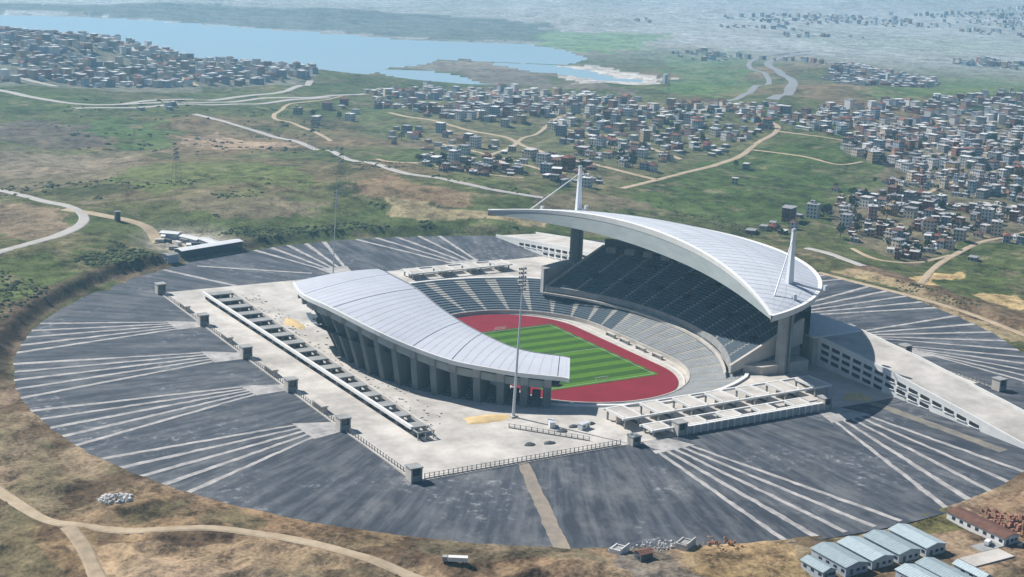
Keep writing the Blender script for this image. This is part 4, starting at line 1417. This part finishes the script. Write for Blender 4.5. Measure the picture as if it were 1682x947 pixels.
def shed(x, y, wx, wy, h, roofm, lab, rise=1.3, along='y', z=None, name='barrack', cat='barrack', group=None, doors=True, rz=0.0, wallm=None):
    z = gz(x, y) - 0.1 if z is None else z
    t = thing(name, lab, cat, (x, y, z), rz, group)
    MB().box((0, 0, -0.8), (wx - 0.8, wy - 0.8, h + 0.8)).build('wall', wallm or m_shedwall, t)
    hx, hy = wx / 2, wy / 2
    e = 0.22
    if along == 'y':
        sides = [[(-hx, -hy, h), (-hx, hy, h), (0, hy, h + rise), (0, -hy, h + rise)], [(0, -hy, h + rise), (0, hy, h + rise), (hx, hy, h), (hx, -hy, h)]]
        g = [[(-hx + .4, -hy + .4, h), (hx - .4, -hy + .4, h), (0, -hy + .4, h + rise - .1)], [(-hx + .4, hy - .4, h), (0, hy - .4, h + rise - .1), (hx - .4, hy - .4, h)]]
    else:
        sides = [[(-hx, -hy, h), (-hx, 0, h + rise), (hx, 0, h + rise), (hx, -hy, h)], [(-hx, 0, h + rise), (-hx, hy, h), (hx, hy, h), (hx, 0, h + rise)]]
        g = [[(-hx + .4, -hy + .4, h), (-hx + .4, 0, h + rise - .1), (-hx + .4, hy - .4, h)], [(hx - .4, -hy + .4, h), (hx - .4, hy - .4, h), (hx - .4, 0, h + rise - .1)]]
    for sdp in sides:
        rm = MB().hexa([(p[0], p[1], p[2]) for p in sdp[::-1]], [(p[0], p[1], p[2] + e) for p in sdp[::-1]]).build('roof_slope', roofm, t)
    rb = MB()
    L = wy if along == 'y' else wx
    nrib = int(L / 1.2)
    for i in range(nrib):
        c = -L / 2 + (i + 0.5) * L / nrib
        for s in (-1, 1):
            if along == 'y':
                rb.tube((0, c, h + rise + e), (s * hx, c, h + e), 0.07, n=3)
            else:
                rb.tube((c, 0, h + rise + e), (c, s * hy, h + e), 0.07, n=3)
    tag(rb.build('roof_rib', roofm, t), kind='stuff')
    gb = MB()
    for q in g:
        gb.poly(q)
    gb.build('gable', wallm or m_shedwall, t)
    if doors:
        L2 = wx
        MB().box((-L2 * 0.22, -hy + 0.37, 0), (1.4, 0.1, 2.2)).build('door', m_darkc, t)
        for xx in (0.05, 0.3):
            MB().box((L2 * xx, -hy + 0.37, 1.0), (1.5, 0.1, 1.1)).build('window', m_glass, t)
    nw = int(wy / 4)
    for k in range(nw):
        MB().box((-hx + 0.37, -hy + 2 + k * 4.0, 1.0), (0.1, 1.7, 1.2)).build('window', m_glass, t)
    return t


G_ = 'metal roofed barracks below the car park'
zb = 12 - 3.6
shed(-57, -294, 11.6, 19.4, 3.4, m_metalroof, 'grey metal barrack in the upper row, second from the left end', z=zb - 0.4, group=G_)
shed(-44, -294, 11.6, 19.2, 3.4, m_metalroof2, 'grey metal barrack in the upper row, third from the left end', z=zb - 0.4, group=G_)
shed(-30.7, -294, 11.6, 19.6, 3.4, m_metalroof, 'grey metal barrack in the upper row, fourth from the left end', z=zb - 0.4, group=G_)
shed(-17.4, -294, 10.8, 20.4, 3.4, m_metalroof2, 'grey metal barrack at the right end of the upper row', z=zb - 0.4, group=G_)
shed(-69, -296, 7.0, 12.5, 2.8, m_metalroof, 'small low metal shed at the left end of the upper row', z=zb - 0.4, group=G_)
shed(-42, -323, 10.2, 22.0, 3.4, m_metalroof2, 'metal barrack of the lower row, cut by the picture edge, on its left', z=zb - 0.6, group=G_)
shed(-31, -322, 10.0, 22.0, 3.4, m_metalroof, 'metal barrack of the lower row, cut by the picture edge, on its right', z=zb - 0.6, group=G_)
shed(-19.6, -324, 5.6, 15.0, 2.6, m_metalroof2, 'narrow blue grey shed beside the pale concrete pad', z=zb - 0.6, group=G_)
shed(16.6, -295.5, 9.0, 30.0, 3.0, m_redroof, 'long low building with a rusty red roof beside the parked van', z=zb - 0.2, rise=1.0, wallm=m_white)
pad = tag(MB().box((-2, -315, zb - 0.5), (21, 8, 0.55)).build('pavement', m_plaza), kind='structure')
tag(MB().box((6.5, -307.5, zb - 0.5), (12, 6.0, 0.42)).build('yard_pavement', m_greyc), kind='structure')


def vehicle(x, y, z, rz, lab, m, van):
    t = thing('van' if van else 'car', lab, 'van' if van else 'car', (x, y, z), rz)
    L, Wd = (4.9, 1.9) if van else (4.2, 1.75)
    H = 1.9 if van else 1.35
    prof = [(-L / 2, 0.35), (L / 2, 0.35), (L / 2, 0.85), (L / 2 - 0.9, 1.0), (L / 2 - 1.6, H), (-L / 2 + (0.15 if van else 0.9), H), (-L / 2, 1.0)]
    MB().hexa([(a, -Wd / 2, b) for a, b in prof], [(a, Wd / 2, b) for a, b in prof]).build('body', m, t)
    for sx in (-1, 1):
        for sy in (-1, 1):
            w = MB().tube((sx * L * 0.31, sy * (Wd / 2 - 0.12), 0.33), (sx * L * 0.31, sy * (Wd / 2 + 0.04), 0.33), 0.33, n=12).build('wheel', m_tyre, t)
    for sy in (-1, 1):
        MB().poly([(L / 2 - 1.05, sy * (Wd / 2 + 0.01), 1.0), (L / 2 - 1.65, sy * (Wd / 2 + 0.01), H - 0.12), (-L / 2 + 0.9, sy * (Wd / 2 + 0.01), H - 0.12), (-L / 2 + 0.5, sy * (Wd / 2 + 0.01), 1.0)]).build('side_window', m_glass, t)
    MB().poly([(L / 2 - 0.93, -Wd / 2 + .15, 1.03), (L / 2 - 0.93, Wd / 2 - .15, 1.03), (L / 2 - 1.58, Wd / 2 - .2, H - .03), (L / 2 - 1.58, -Wd / 2 + .2, H - .03)]).build('windscreen', m_glass, t)


vehicle(8.0, -306.5, zb - 0.06, 0.4, 'white van parked on the yard beside the red roofed building', m_paint_w, True)
vehicle(18.5, -313.0, gz(18.5, -313) + 0.05, 0.6, 'dark car at the lower end of the red roofed building', m_paint_d, False)

# ------------------------------------------------------------------ site compound behind the car park
p = at([265, 296, 300, 330, 333, 365], [384, 391, 392, 400, 399, 407])
for i, w in enumerate(('farthest', 'middle', 'nearest')):
    a, b = p[2 * i], p[2 * i + 1]
    c = (a + b) / 2
    L = max(14.0, float(np.linalg.norm((b - a)[:2])))
    shed(c[0], c[1], L, 8.5, 3.0, m_white, 'long white roofed site cabin, %s of the three in line by the bank' % w, 0.7, 'x', rz=math.atan2(b[1] - a[1], b[0] - a[0]), name='site_cabin', cat='cabin', group='white site cabins in line', doors=False)
a, b = at([292], [426])[0], at([394], [412])[0]
c = (a + b) / 2
c = c + np.array([2, 6, 0])
shed(c[0], c[1], float(np.linalg.norm((b - a)[:2])), 9.0, 4.6, m_paint_w, 'very long white roofed hall with a dark glazed front along the car park edge', 0.8, 'x', rz=math.atan2(b[1] - a[1], b[0] - a[0]), name='site_hall', cat='hall', doors=False, wallm=m_glass, z=max(gz(c[0], c[1]), 8.6))
c = at([280], [428])[0]
shed(c[0], c[1], 9, 7, 4.5, m_greyc, 'small grey hut at the left end of the long glazed hall', 0.6, 'x', name='hut', cat='hut', doors=False, rz=0.3)
c = at([193], [362])[0]
shed(c[0], c[1], 4.2, 4.0, 6.5, m_greyc, 'small dark tower hut beside the pale track on the bank', 0.6, 'x', name='hut', cat='hut', doors=False, wallm=m_darkc)
for i, (u, v) in enumerate([(268, 392), (275, 398), (292, 402), (303, 398), (310, 406), (322, 404), (262, 398), (285, 410)]):
    c = at([u], [v])[0]
    o = MB().box((0, 0, 0), (6, 3, 2.4)).box((0, 0, 2.4), (6.2, 3.2, 0.15)).build('storage_crate', [m_white, m_darkc, m_rubble, m_greyc][i % 4], None, False, tuple(c), rng.uniform(0, 3))
    tag(o, ['white', 'dark', 'pale', 'grey'][i % 4] + ' storage crate standing in the fenced site compound', 'crate', 'crates in the compound')

# ruins, shed and trailer by the lower edge
for (x, y, sx, sy, h, lab, m) in [(-127, -252, 7, 5, 3.4, 'roofless white ruin beside the lower car park edge, left of the brown hut', m_white), (-101, -258, 8, 5, 3.2, 'roofless white ruin right of the brown hut', m_rubble)]:
    t = thing('ruin', lab, 'ruin', (x, y, gz(x, y)), 0.5)
    for q in ((0, -sy / 2, sx, .4, h), (0, sy / 2, sx, .4, h * .6), (-sx / 2, 0, .4, sy - .45, h * .8), (sx / 2, 0, .4, sy - .45, h * .5)):
        MB().box((q[0], q[1], -0.5), (q[2], q[3], q[4] + .5)).build('wall', m, t)
    MB().box((sx * .1, 0, h * .4), (sx * .5, sy * .6, .25)).build('slab', m_greyc, t)
shed(-123, -262, 6, 5, 3.0, m_redroof, 'small brown roofed hut between two white ruins', 0.8, 'x', name='hut', cat='hut', wallm=m_darkc, doors=False)
x, y = -186, -236
t = thing('trailer', 'long white trailer standing on the sandy bank below the car park', 'trailer', (x, y, gz(x, y) + 0.1), -0.55)
MB().box((0, 0, 0.9), (7, 2.2, 1.6)).build('body', m_white, t)
MB().box((-4.7, 0, 0.7), (1.8, 2.0, 1.8)).build('cab', m_greyc, t)
for sx in (-4.7, -2.5, 1.8, 2.9):
    for sy in (-1.05, 1.05):
        MB().tube((sx, sy - 0.12, 0.45), (sx, sy + 0.12, 0.45), 0.45, n=10).build('wheel', m_tyre, t)


def rocks(name, cx, cy, rx, ry, n, smin, smax, m, lab, seed, kind='stuff'):
    r = random.Random(seed)
    mb = MB()
    for _ in range(n):
        a, q = r.uniform(0, 6.283), math.sqrt(r.random())
        x, y = cx + rx * q * math.cos(a), cy + ry * q * math.sin(a)
        s = r.uniform(smin, smax)
        z = gz(x, y) + (1 - q) * 1.2 if kind == 'stuff' else gz(x, y)
        rz = r.uniform(0, 3)
        lo, hi = [], []
        for k in range(5):
            b = rz + 1.2566 * k
            lo.append((x + s * r.uniform(.7, 1) * math.cos(b), y + s * r.uniform(.7, 1) * math.sin(b), z - 0.3))
            hi.append((x + s * r.uniform(.3, .8) * math.cos(b), y + s * r.uniform(.3, .8) * math.sin(b), z + s * r.uniform(.4, 1.0)))
        mb.hexa(lo, hi)
    o = mb.build(name, m)
    return tag(o, lab, 'rubble', None, kind)


rocks('rubble', -278, -127, 7.5, 5.5, 130, 0.4, 1.3, m_rubble, 'pale heap of broken concrete by the lower left dirt road', 3)
rocks('rubble', -108, -253, 14, 6, 70, 0.25, 0.8, m_rubble, 'scattered rubble between the two white ruins', 4)
rocks('rubble', 32, -296, 10, 14, 90, 0.5, 1.6, mat('broken brick', (0.32, 0.16, 0.11), 0.95, 0.4, 0.5), 'brick red and pale rubble behind the red roofed building', 5)
rocks('rubble', -88, -262, 10, 8, 50, 0.3, 1.0, mat('reddish spoil', (0.36, 0.2, 0.11), 0.95, 0.3, 0.5), 'reddish spoil heap on the bank left of the barracks', 6)

mbr = MB()
rr_ = random.Random(44)
for _ in range(420):
    y = rr_.uniform(-100, 155)
    x = -125 - (150 - y) / 254 * 3.0 + abs(rr_.gauss(0, 1.8)) if rr_.random() < .6 else rr_.uniform(-126, -112) + max(0, (100 - abs(y - 60)) * 0.02)
    s_ = rr_.uniform(.2, .75)
    mbr.box((x, y, PLAZA + 0.1), (s_ * 1.6, s_ * 1.2, s_ * .8), rr_.uniform(0, 3))
tag(mbr.build('rubble', m_rubble), 'line of loose stone blocks along the inner side of the slab arcade', 'rubble', None, 'stuff')

# ------------------------------------------------------------------ scrub on the banks
def clump(r, s):
    """a ragged low-poly bush of about 20 faces"""
    V, F = [], []
    for k in range(7):
        a = 2 * math.pi * k / 7 + r.uniform(-.3, .3)
        V.append((s * r.uniform(.6, 1.1) * math.cos(a), s * r.uniform(.6, 1.1) * math.sin(a), -0.3))
        V.append((s * r.uniform(.3, .9) * math.cos(a), s * r.uniform(.3, .9) * math.sin(a), s * r.uniform(.35, .8)))
    V.append((r.uniform(-.2, .2) * s, r.uniform(-.2, .2) * s, s * r.uniform(.7, 1.1)))
    for k in range(7):
        j = (k + 1) % 7
        F += [(2 * k, 2 * j, 2 * j + 1, 2 * k + 1), (2 * k + 1, 2 * j + 1, 14)]
    return V, F


SCR = [([(0, 445), (120, 400), (260, 425), (180, 455), (60, 500), (0, 525)], 260, 0.8, 2.6), ([(270, 360), (420, 350), (600, 350), (850, 372), (860, 384), (560, 390), (440, 404), (330, 385)], 420, 0.7, 2.4),
       ([(140, 385), (270, 425), (180, 455), (60, 485)], 160, 0.9, 3.0), ([(560, 260), (900, 330), (860, 345), (600, 290)], 200, 0.8, 2.2),
       ([(200, 320), (560, 335), (560, 352), (300, 352)], 150, 0.7, 2.2),
       ([(1350, 430), (1682, 520), (1682, 545), (1360, 448)], 150, 0.5, 1.6), ([(1000, 320), (1250, 390), (1340, 415), (1200, 360), (1080, 330)], 140, 0.7, 2.0), ([(60, 160), (560, 175), (560, 250), (60, 240)], 240, 1.5, 4.5), ([(0, 290), (540, 300), (540, 325), (0, 330)], 160, 1.0, 3.0)]
mb = MB()
r = random.Random(5)
for px, n, s0, s1 in SCR:
    W = at([q[0] for q in px], [q[1] for q in px])
    lo, hi = W[:, :2].min(0), W[:, :2].max(0)
    P = nrng.uniform(lo, hi, (n * 12, 2))
    dens = fbm(P[:, 0] / 35, P[:, 1] / 35, 3, 71)
    ok = inpoly(P[:, 0], P[:, 1], W) & (np.hypot(P[:, 0] - CX, P[:, 1] - CY) > CR + 8) & (dens > 0.02)
    P = P[ok][:n]
    Z = terrain(P[:, 0], P[:, 1])
    for (x, y), z in zip(P, Z):
        V, F = clump(r, r.uniform(s0, s1) * r.uniform(.6, 1))
        b = len(mb.v)
        mb.v += [(x + q[0], y + q[1], z + q[2] * 0.55) for q in V]
        mb.f += [tuple(b + i for i in f) for f in F]
        mb.m += [0] * len(F)
tag(mb.build('shrubbery', m_scrub), 'low dark scrub scattered over the banks and slopes', 'scrub', None, 'stuff')

# ------------------------------------------------------------------ towns
WALLS = [('white', (0.66, 0.64, 0.61)), ('cream', (0.56, 0.49, 0.39)), ('raw brick', (0.26, 0.13, 0.09)), ('grey concrete', (0.25, 0.25, 0.25)), ('pale blue', (0.32, 0.37, 0.42)), ('pink', (0.42, 0.27, 0.23)), ('ochre', (0.40, 0.29, 0.17))]
ROOFS = [('pale flat', (0.50, 0.48, 0.46)), ('grey flat', (0.28, 0.28, 0.29)), ('red tiled', (0.26, 0.105, 0.075)), ('white flat', (0.68, 0.67, 0.65)), ('brown tiled', (0.17, 0.105, 0.08))]
MW = [mat_house('wall ' + n, c) for n, c in WALLS]
MWf = [mat('far wall ' + n, c, 0.9) for n, c in WALLS]
MR = [mat('house roof ' + n, c, 0.9, 0.12, 0.3) for n, c in ROOFS]

TOWN = [  # outline in the photograph, spacing (m), share of tall blocks, place words
    ([(1390, 335), (1440, 302), (1500, 290), (1690, 268), (1690, 402), (1600, 396), (1530, 420), (1480, 432), (1450, 405), (1400, 398), (1380, 362)], 12.0, 0.22, 'in the right village'),
    ([(1560, 430), (1690, 405), (1690, 445), (1600, 470)], 60, 0.2, 'below the right village'),
    ([(1225, 385), (1260, 365), (1400, 325), (1405, 335), (1290, 385)], 17, 0.1, 'in the line toward the village'),
    ([(1382, 230), (1480, 200), (1690, 188), (1690, 268), (1500, 288), (1440, 274), (1388, 250)], 14.5, 0.35, 'in the upper right village'),
    ([(1180, 300), (1230, 260), (1390, 280), (1380, 320), (1290, 330)], 85, 0.1, 'alone on the green slope'),
    ([(880, 262), (960, 262), (1000, 300), (940, 312), (900, 300)], 17, 0.25, 'behind the far mast'),
    ([(690, 262), (840, 272), (870, 290), (800, 290), (700, 280)], 13, 0.05, 'above the long straight road'),
    ([(640, 205), (740, 215), (860, 245), (950, 262), (860, 272), (740, 250), (640, 240)], 27, 0.2, 'on the near town edge'),
    ([(600, 150), (700, 143), (850, 148), (1000, 158), (1060, 175), (1000, 215), (900, 205), (800, 210), (690, 190), (620, 180)], 18, 0.3, 'in the middle town'),
    ([(900, 210), (1000, 215), (1060, 175), (1200, 180), (1270, 200), (1240, 240), (1120, 262), (1060, 290), (960, 262)], 19, 0.22, 'in the right hillside town'),
    ([(1290, 182), (1500, 165), (1690, 150), (1690, 188), (1480, 198), (1380, 228), (1290, 212)], 17, 0.4, 'in the far right town'),
    ([(1380, 108), (1560, 88), (1690, 95), (1690, 132), (1560, 132), (1420, 142), (1350, 130)], 15, 0.45, 'far'),
    ([(1080, 172), (1290, 180), (1290, 205), (1210, 185)], 16, 0.3, 'far'),
    ([(-30, 46), (60, 44), (150, 48), (230, 66), (300, 95), (350, 105), (350, 140), (250, 145), (100, 138), (-30, 135)], 14, 0.35, 'far'),
    ([(340, 100), (510, 105), (520, 135), (430, 138), (340, 142)], 21, 0.8, 'far'),
    ([(1100, 90), (1200, 78), (1330, 88), (1380, 110), (1300, 100), (1160, 100)], 24, 0.4, 'far'),
    ([(1020, 30), (1690, 10), (1690, 62), (1300, 62), (1100, 45)], 32, 0.25, 'far'),
    ([(480, 175), (560, 168), (600, 190), (560, 215), (500, 205)], 45, 0.3, 'in the left hollow'),
    ([(205, 172), (290, 172), (290, 182), (205, 182)], 30, 0.3, 'beside the left motorway'),
]
houses = []
for px, sp_, tall, place in TOWN:
    W = at([q[0] for q in px], [q[1] for q in px])[:, :2]
    lo, hi = W.min(0), W.max(0)
    nx, ny = int((hi[0] - lo[0]) / sp_) + 1, int((hi[1] - lo[1]) / sp_) + 1
    gx, gy = np.meshgrid(np.arange(nx), np.arange(ny))
    P = np.stack([lo[0] + (gx + 0.5 * (gy % 2)) * sp_, lo[1] + gy * sp_], -1).reshape(-1, 2) + nrng.uniform(-.42, .42, (nx * ny, 2)) * sp_
    gap = fbm(P[:, 0] / 70, P[:, 1] / 70, 3, 81)
    ok = inpoly(P[:, 0], P[:, 1], W) & (gap > -0.30) & (nrng.random(len(P)) > 0.16)
    P = P[ok]
    if not len(P):
        continue
    PZ = terrain(P[:, 0], P[:, 1])
    for (x, y), z in zip(P, PZ):
        dr = np.min(np.hypot(RPTS[:, 0] - x, RPTS[:, 1] - y))
        if dr < 6.5:
            continue
        z = float(z)
        if z < LAKE_Z + 1:
            continue
        big = rng.random() < tall
        houses.append((math.hypot(x - CAM[0], y - CAM[1]), x, y, z, big, sp_, place))
houses.sort()


def house_dims(big, sp_):
    m_ = min(1.0, sp_ / 14.0)
    if big:
        return rng.uniform(7.5, 11.5) * m_, rng.uniform(7, 10) * m_, 2.9 * rng.choice([3, 3, 3, 3, 4, 4])
    return rng.uniform(5.0, 9.5) * m_, rng.uniform(4.5, 7.5) * m_, 2.9 * rng.choice([1, 1, 1, 2, 2])


NUM = {1: 'one storey', 2: 'two storey', 3: 'three storey', 4: 'four storey', 5: 'five storey'}
cnt = {True: 0, False: 0}
far_mb = MB()
far_mats = MWf + MR
HL = []
for d, x, y, z, big, sp_, place in houses:
    wx, wy, h = house_dims(big, sp_)
    if d > 2900 and big:
        wx, wy, h = wx * 1.15, wy * 1.1, h * 1.05
    st = int(round(h / 2.9))
    wi = rng.choices(range(7), [6, 4, 3, 4, 3, 2, 2])[0]
    ri = rng.choices(range(5), [5, 6, 1.2, 3, 2.5])[0]
    pitched = ri in (2, 4)
    rz = 0.35 + rng.gauss(0, 0.18) + (math.pi / 2 if rng.random() < .3 else 0) + 0.25 * math.sin(x / 180)
    indiv = place != 'far' and cnt[big] < 300
    if indiv:
        cnt[big] += 1
        feats = []
        t = thing('apartment_block' if big else 'house', '', 'apartment block' if big else 'house', (x, y, z), rz)
        MB().box((0, 0, -1.5), (wx, wy, h + 1.5)).build('wall', MW[wi], t)
        if pitched:
            rs = 1.6
            hx, hy = wx / 2 + .4, wy / 2 + .4
            mb = MB()
            mb.hexa([(-hx, -hy, h), (hx, -hy, h), (hx, hy, h), (-hx, hy, h)], [(-hx * .6, -0.15, h + rs + .3), (hx * .6, -0.15, h + rs + .3), (hx * .6, 0.15, h + rs + .3), (-hx * .6, 0.15, h + rs + .3)])
            rf = mb.build('roof', MR[ri], t)
            if rng.random() < .4:
                MB().box((wx * .2, wy * .15, h), (.9, .9, 2.6)).build('chimney', MW[2], rf)
                feats.append('a chimney')
        else:
            rf = MB().box((0, 0, h), (wx + .7, wy + .7, .35)).build('roof', MR[ri], t)
            q = rng.random()
            if q < .3:
                MB().box((wx * .22, wy * .1, h + .35), (3.2, 3.4, 2.4)).build('stair_head', MW[wi], rf)
                feats.append('a stair head on top')
            elif q < .45:
                MB().box((-wx * .2, wy * .1, h + .35), (1.8, 1.8, 1.5)).build('water_tank', m_steelw, rf)
                feats.append('a rooftop water tank')
        if not big and rng.random() < .3:
            MB().box((wx * .5 + 1.7, 0, -1), (3.4, wy * .7, 3.6)).build('lean_to', MW[(wi + 3) % 7], t)
            feats.append('a side lean-to')
        if big and rng.random() < .45:
            for k in range(1, st):
                MB().box((0, -wy / 2 - .7, 3 * k - .1), (wx * .7, 1.4, .9)).build('balcony', MR[3], t)
            feats.append('front balconies')
        lab = '%s %s %s with %s roof%s %s' % (NUM[st], WALLS[wi][0], 'block' if big else 'house', ROOFS[ri][0], (' and ' + feats[-1]) if feats else '', place)
        short = '%s %s %s' % (NUM[st], WALLS[wi][0], 'block' if big else 'house')
        if len(lab.split()) > 16:
            lab = '%s with %s roof %s' % (short, ROOFS[ri][0], place)
        t['label'] = lab
        HL.append((x, y, t, short, feats[-1] if feats else '', ROOFS[ri][0]))
        t['group'] = ('blocks ' if big else 'houses ') + place
    else:
        z0 = z - 2
        far_mb.box((x, y, z0), (wx, wy, h + 2), rz, wi)
        if pitched:
            ca_, sa_ = math.cos(rz), math.sin(rz)
            T = lambda a, b, c: (x + a * ca_ - b * sa_, y + a * sa_ + b * ca_, c)
            hx, hy = wx / 2 + .4, wy / 2 + .4
            far_mb.hexa([T(-hx, -hy, z + h), T(hx, -hy, z + h), T(hx, hy, z + h), T(-hx, hy, z + h)], [T(-hx * .6, -.2, z + h + 2), T(hx * .6, -.2, z + h + 2), T(hx * .6, .2, z + h + 2), T(-hx * .6, .2, z + h + 2)], 7 + ri)
        else:
            far_mb.box((x, y, z + h), (wx + .7, wy + .7, .5), rz, 7 + ri)
# same words twice: add where the thing stands, by what is next to it
seen = {}
for rec in HL:
    seen.setdefault(rec[2]['label'], []).append(rec)
for lab, recs in seen.items():
    if len(recs) < 2:
        continue
    for rec in recs:
        near = sorted((o for o in HL if o[2] is not rec[2]), key=lambda o: (o[0] - rec[0]) ** 2 + (o[1] - rec[1]) ** 2)
        nb_ = near[0]
        place_ = rec[2]['group'].split(' ', 1)[1]
        dr = float(np.min(np.hypot(RPTS[:, 0] - rec[0], RPTS[:, 1] - rec[1])))
        w = '%s, %s roof, next to %s %s' % (rec[3], rec[5].split()[0], nb_[3], place_)
        if dr < 16:
            w = '%s, %s roof, by the road, next to %s %s' % (rec[3], rec[5].split()[0], nb_[3].split(' ', 2)[2], place_)
        if len(w.split()) > 16:
            w = '%s, next to %s %s' % (rec[3], nb_[3], place_)
        rec[2]['label'] = ' '.join(w.split()[:16])
tag(far_mb.build('distant_houses', far_mats), 'far-off towns of small pale houses fading into the haze', 'houses', None, 'stuff')

# ------------------------------------------------------------------ trees in the towns
def tree_meshes(seed):
    r = random.Random(seed)
    tr = MB()
    tr.tube((0, 0, -0.5), (0.1, 0, 2.4), 0.28, 0.18, 6)
    for k in range(4):
        a = r.uniform(0, 6.28)
        tr.tube((0.1, 0, 2.0), (1.2 * math.cos(a), 1.2 * math.sin(a), 3.8 + r.uniform(-.4, .6)), 0.13, 0.05, 4)
    cr = MB()
    for k in range(150):
        a, b = r.uniform(0, 6.283), math.acos(r.uniform(-.75, 1))
        q = (0.45 + 0.55 * r.random() ** .5) * (1 + 0.25 * math.sin(3 * a + seed) * math.sin(2 * b))
        c = Vector((2.5 * q * math.sin(b) * math.cos(a), 2.3 * q * math.sin(b) * math.sin(a), 4.3 + 2.4 * q * math.cos(b)))
        n = Vector((r.gauss(0, 1), r.gauss(0, 1), r.gauss(0.3, 1))).normalized()
        u = n.orthogonal().normalized() * r.uniform(.35, .7)
        w = n.cross(u).normalized() * r.uniform(.3, .6)
        cr.poly([c - u, c - w * .7, c + u, c + w])
    return tr.mesh('trunk', m_bark), cr.mesh('crown', m_leaf)


TREES = [tree_meshes(i) for i in range(5)]
near_h = [h for h in houses if h[6] != 'far'][:900:2]
tn = 0
for h in near_h:
    if tn >= 295 or rng.random() > .62:
        continue
    x, y = h[1] + rng.choice([-1, 1]) * rng.uniform(7, 10), h[2] + rng.choice([-1, 1]) * rng.uniform(4, 9)
    if np.min(np.hypot(RPTS[:, 0] - x, RPTS[:, 1] - y)) < 6:
        continue
    tn += 1
    hn = min(HL, key=lambda o: (o[0] - x) ** 2 + (o[1] - y) ** 2)
    t = thing('tree', 'small dark tree beside the %s %s' % (hn[3], h[6]), 'tree', (x, y, gz(x, y)), rng.uniform(0, 6.2), 'trees ' + h[6])
    s = rng.uniform(.75, 1.5)
    t.scale = (s, s, s * rng.uniform(.85, 1.2))
    k = rng.randrange(5)
    link('trunk', TREES[k][0], t)
    link('crown', TREES[k][1], t)

# ------------------------------------------------------------------ pylons on the open land
for u, v, h, lab in [(512, 254, 34, 'lattice power pylon beside the long straight road'), (290, 296, 26, 'lattice power pylon at the edge of the olive field'), (560, 318, 36, 'lattice power pylon on the slope behind the far car park edge'), (1096, 175, 34, 'lattice power pylon below the lake flats')]:
    c = at([u], [v])[0]
    t = thing('power_pylon', lab, 'pylon', tuple(c), 0.6, 'power pylons')
    w0, w1 = 3.2, 0.6
    for sx in (-1, 1):
        for sy in (-1, 1):
            MB().tube((sx * w0, sy * w0, -1), (sx * w1, sy * w1, h), 0.13, 0.09, 4).build('leg', m_pylon, t)
    br = MB()
    for k in range(7):
        z0, z1 = h * k / 7, h * (k + 1) / 7
        a, b = w0 + (w1 - w0) * k / 7, w0 + (w1 - w0) * (k + 1) / 7
        for p_, q_ in (((-a, -a), (b, -b)), ((a, -a), (b, b)), ((a, a), (-b, b)), ((-a, a), (-b, -b)), ((a, -a), (-b, -b)), ((-a, a), (b, b))):
            br.tube((p_[0], p_[1], z0), (q_[0], q_[1], z1), 0.05, n=3)
    tag(br.build('bracing', m_pylon, t), kind='stuff')
    for z in (h * .68, h * .82, h * .95):
        MB().hexa([(-5.5, -.15, z), (5.5, -.15, z), (5.5, .15, z), (-5.5, .15, z)], [(-.6, -.15, z + 1.4), (.6, -.15, z + 1.4), (.6, .15, z + 1.4), (-.6, .15, z + 1.4)]).build('cross_arm', m_pylon, t)
c = at([1092], [137])[0]
tb = thing('tower_block', 'single white slab tower standing alone beyond the sand flats', 'tower block', tuple(c), 0.3)
MB().box((0, 0, -1), (8, 6, 18)).build('wall', MW[0], tb)
MB().box((0, 0, 17), (8.6, 6.6, .6)).build('roof', MR[3], tb)

# ------------------------------------------------------------------ haze
m_haze = bpy.data.materials.new('haze')
m_haze.use_nodes = True
nt = m_haze.node_tree
nt.nodes.remove(nt.nodes['Principled BSDF'])
pv = nt.nodes.new('ShaderNodeVolumePrincipled')
pv.inputs['Color'].default_value = (0.38, 0.73, 1.0, 1)
pv.inputs['Density'].default_value = 0.00012
pv.inputs['Anisotropy'].default_value = 0.35
nt.links.new(pv.outputs[0], nt.nodes['Material Output'].inputs['Volume'])
HS = 45000.0
hz = MB().box((CAM[0], CAM[1], -70.0), (2 * HS, 2 * HS, 70.0 + 262.0)).build('haze', m_haze)
tag(hz, kind='stuff')
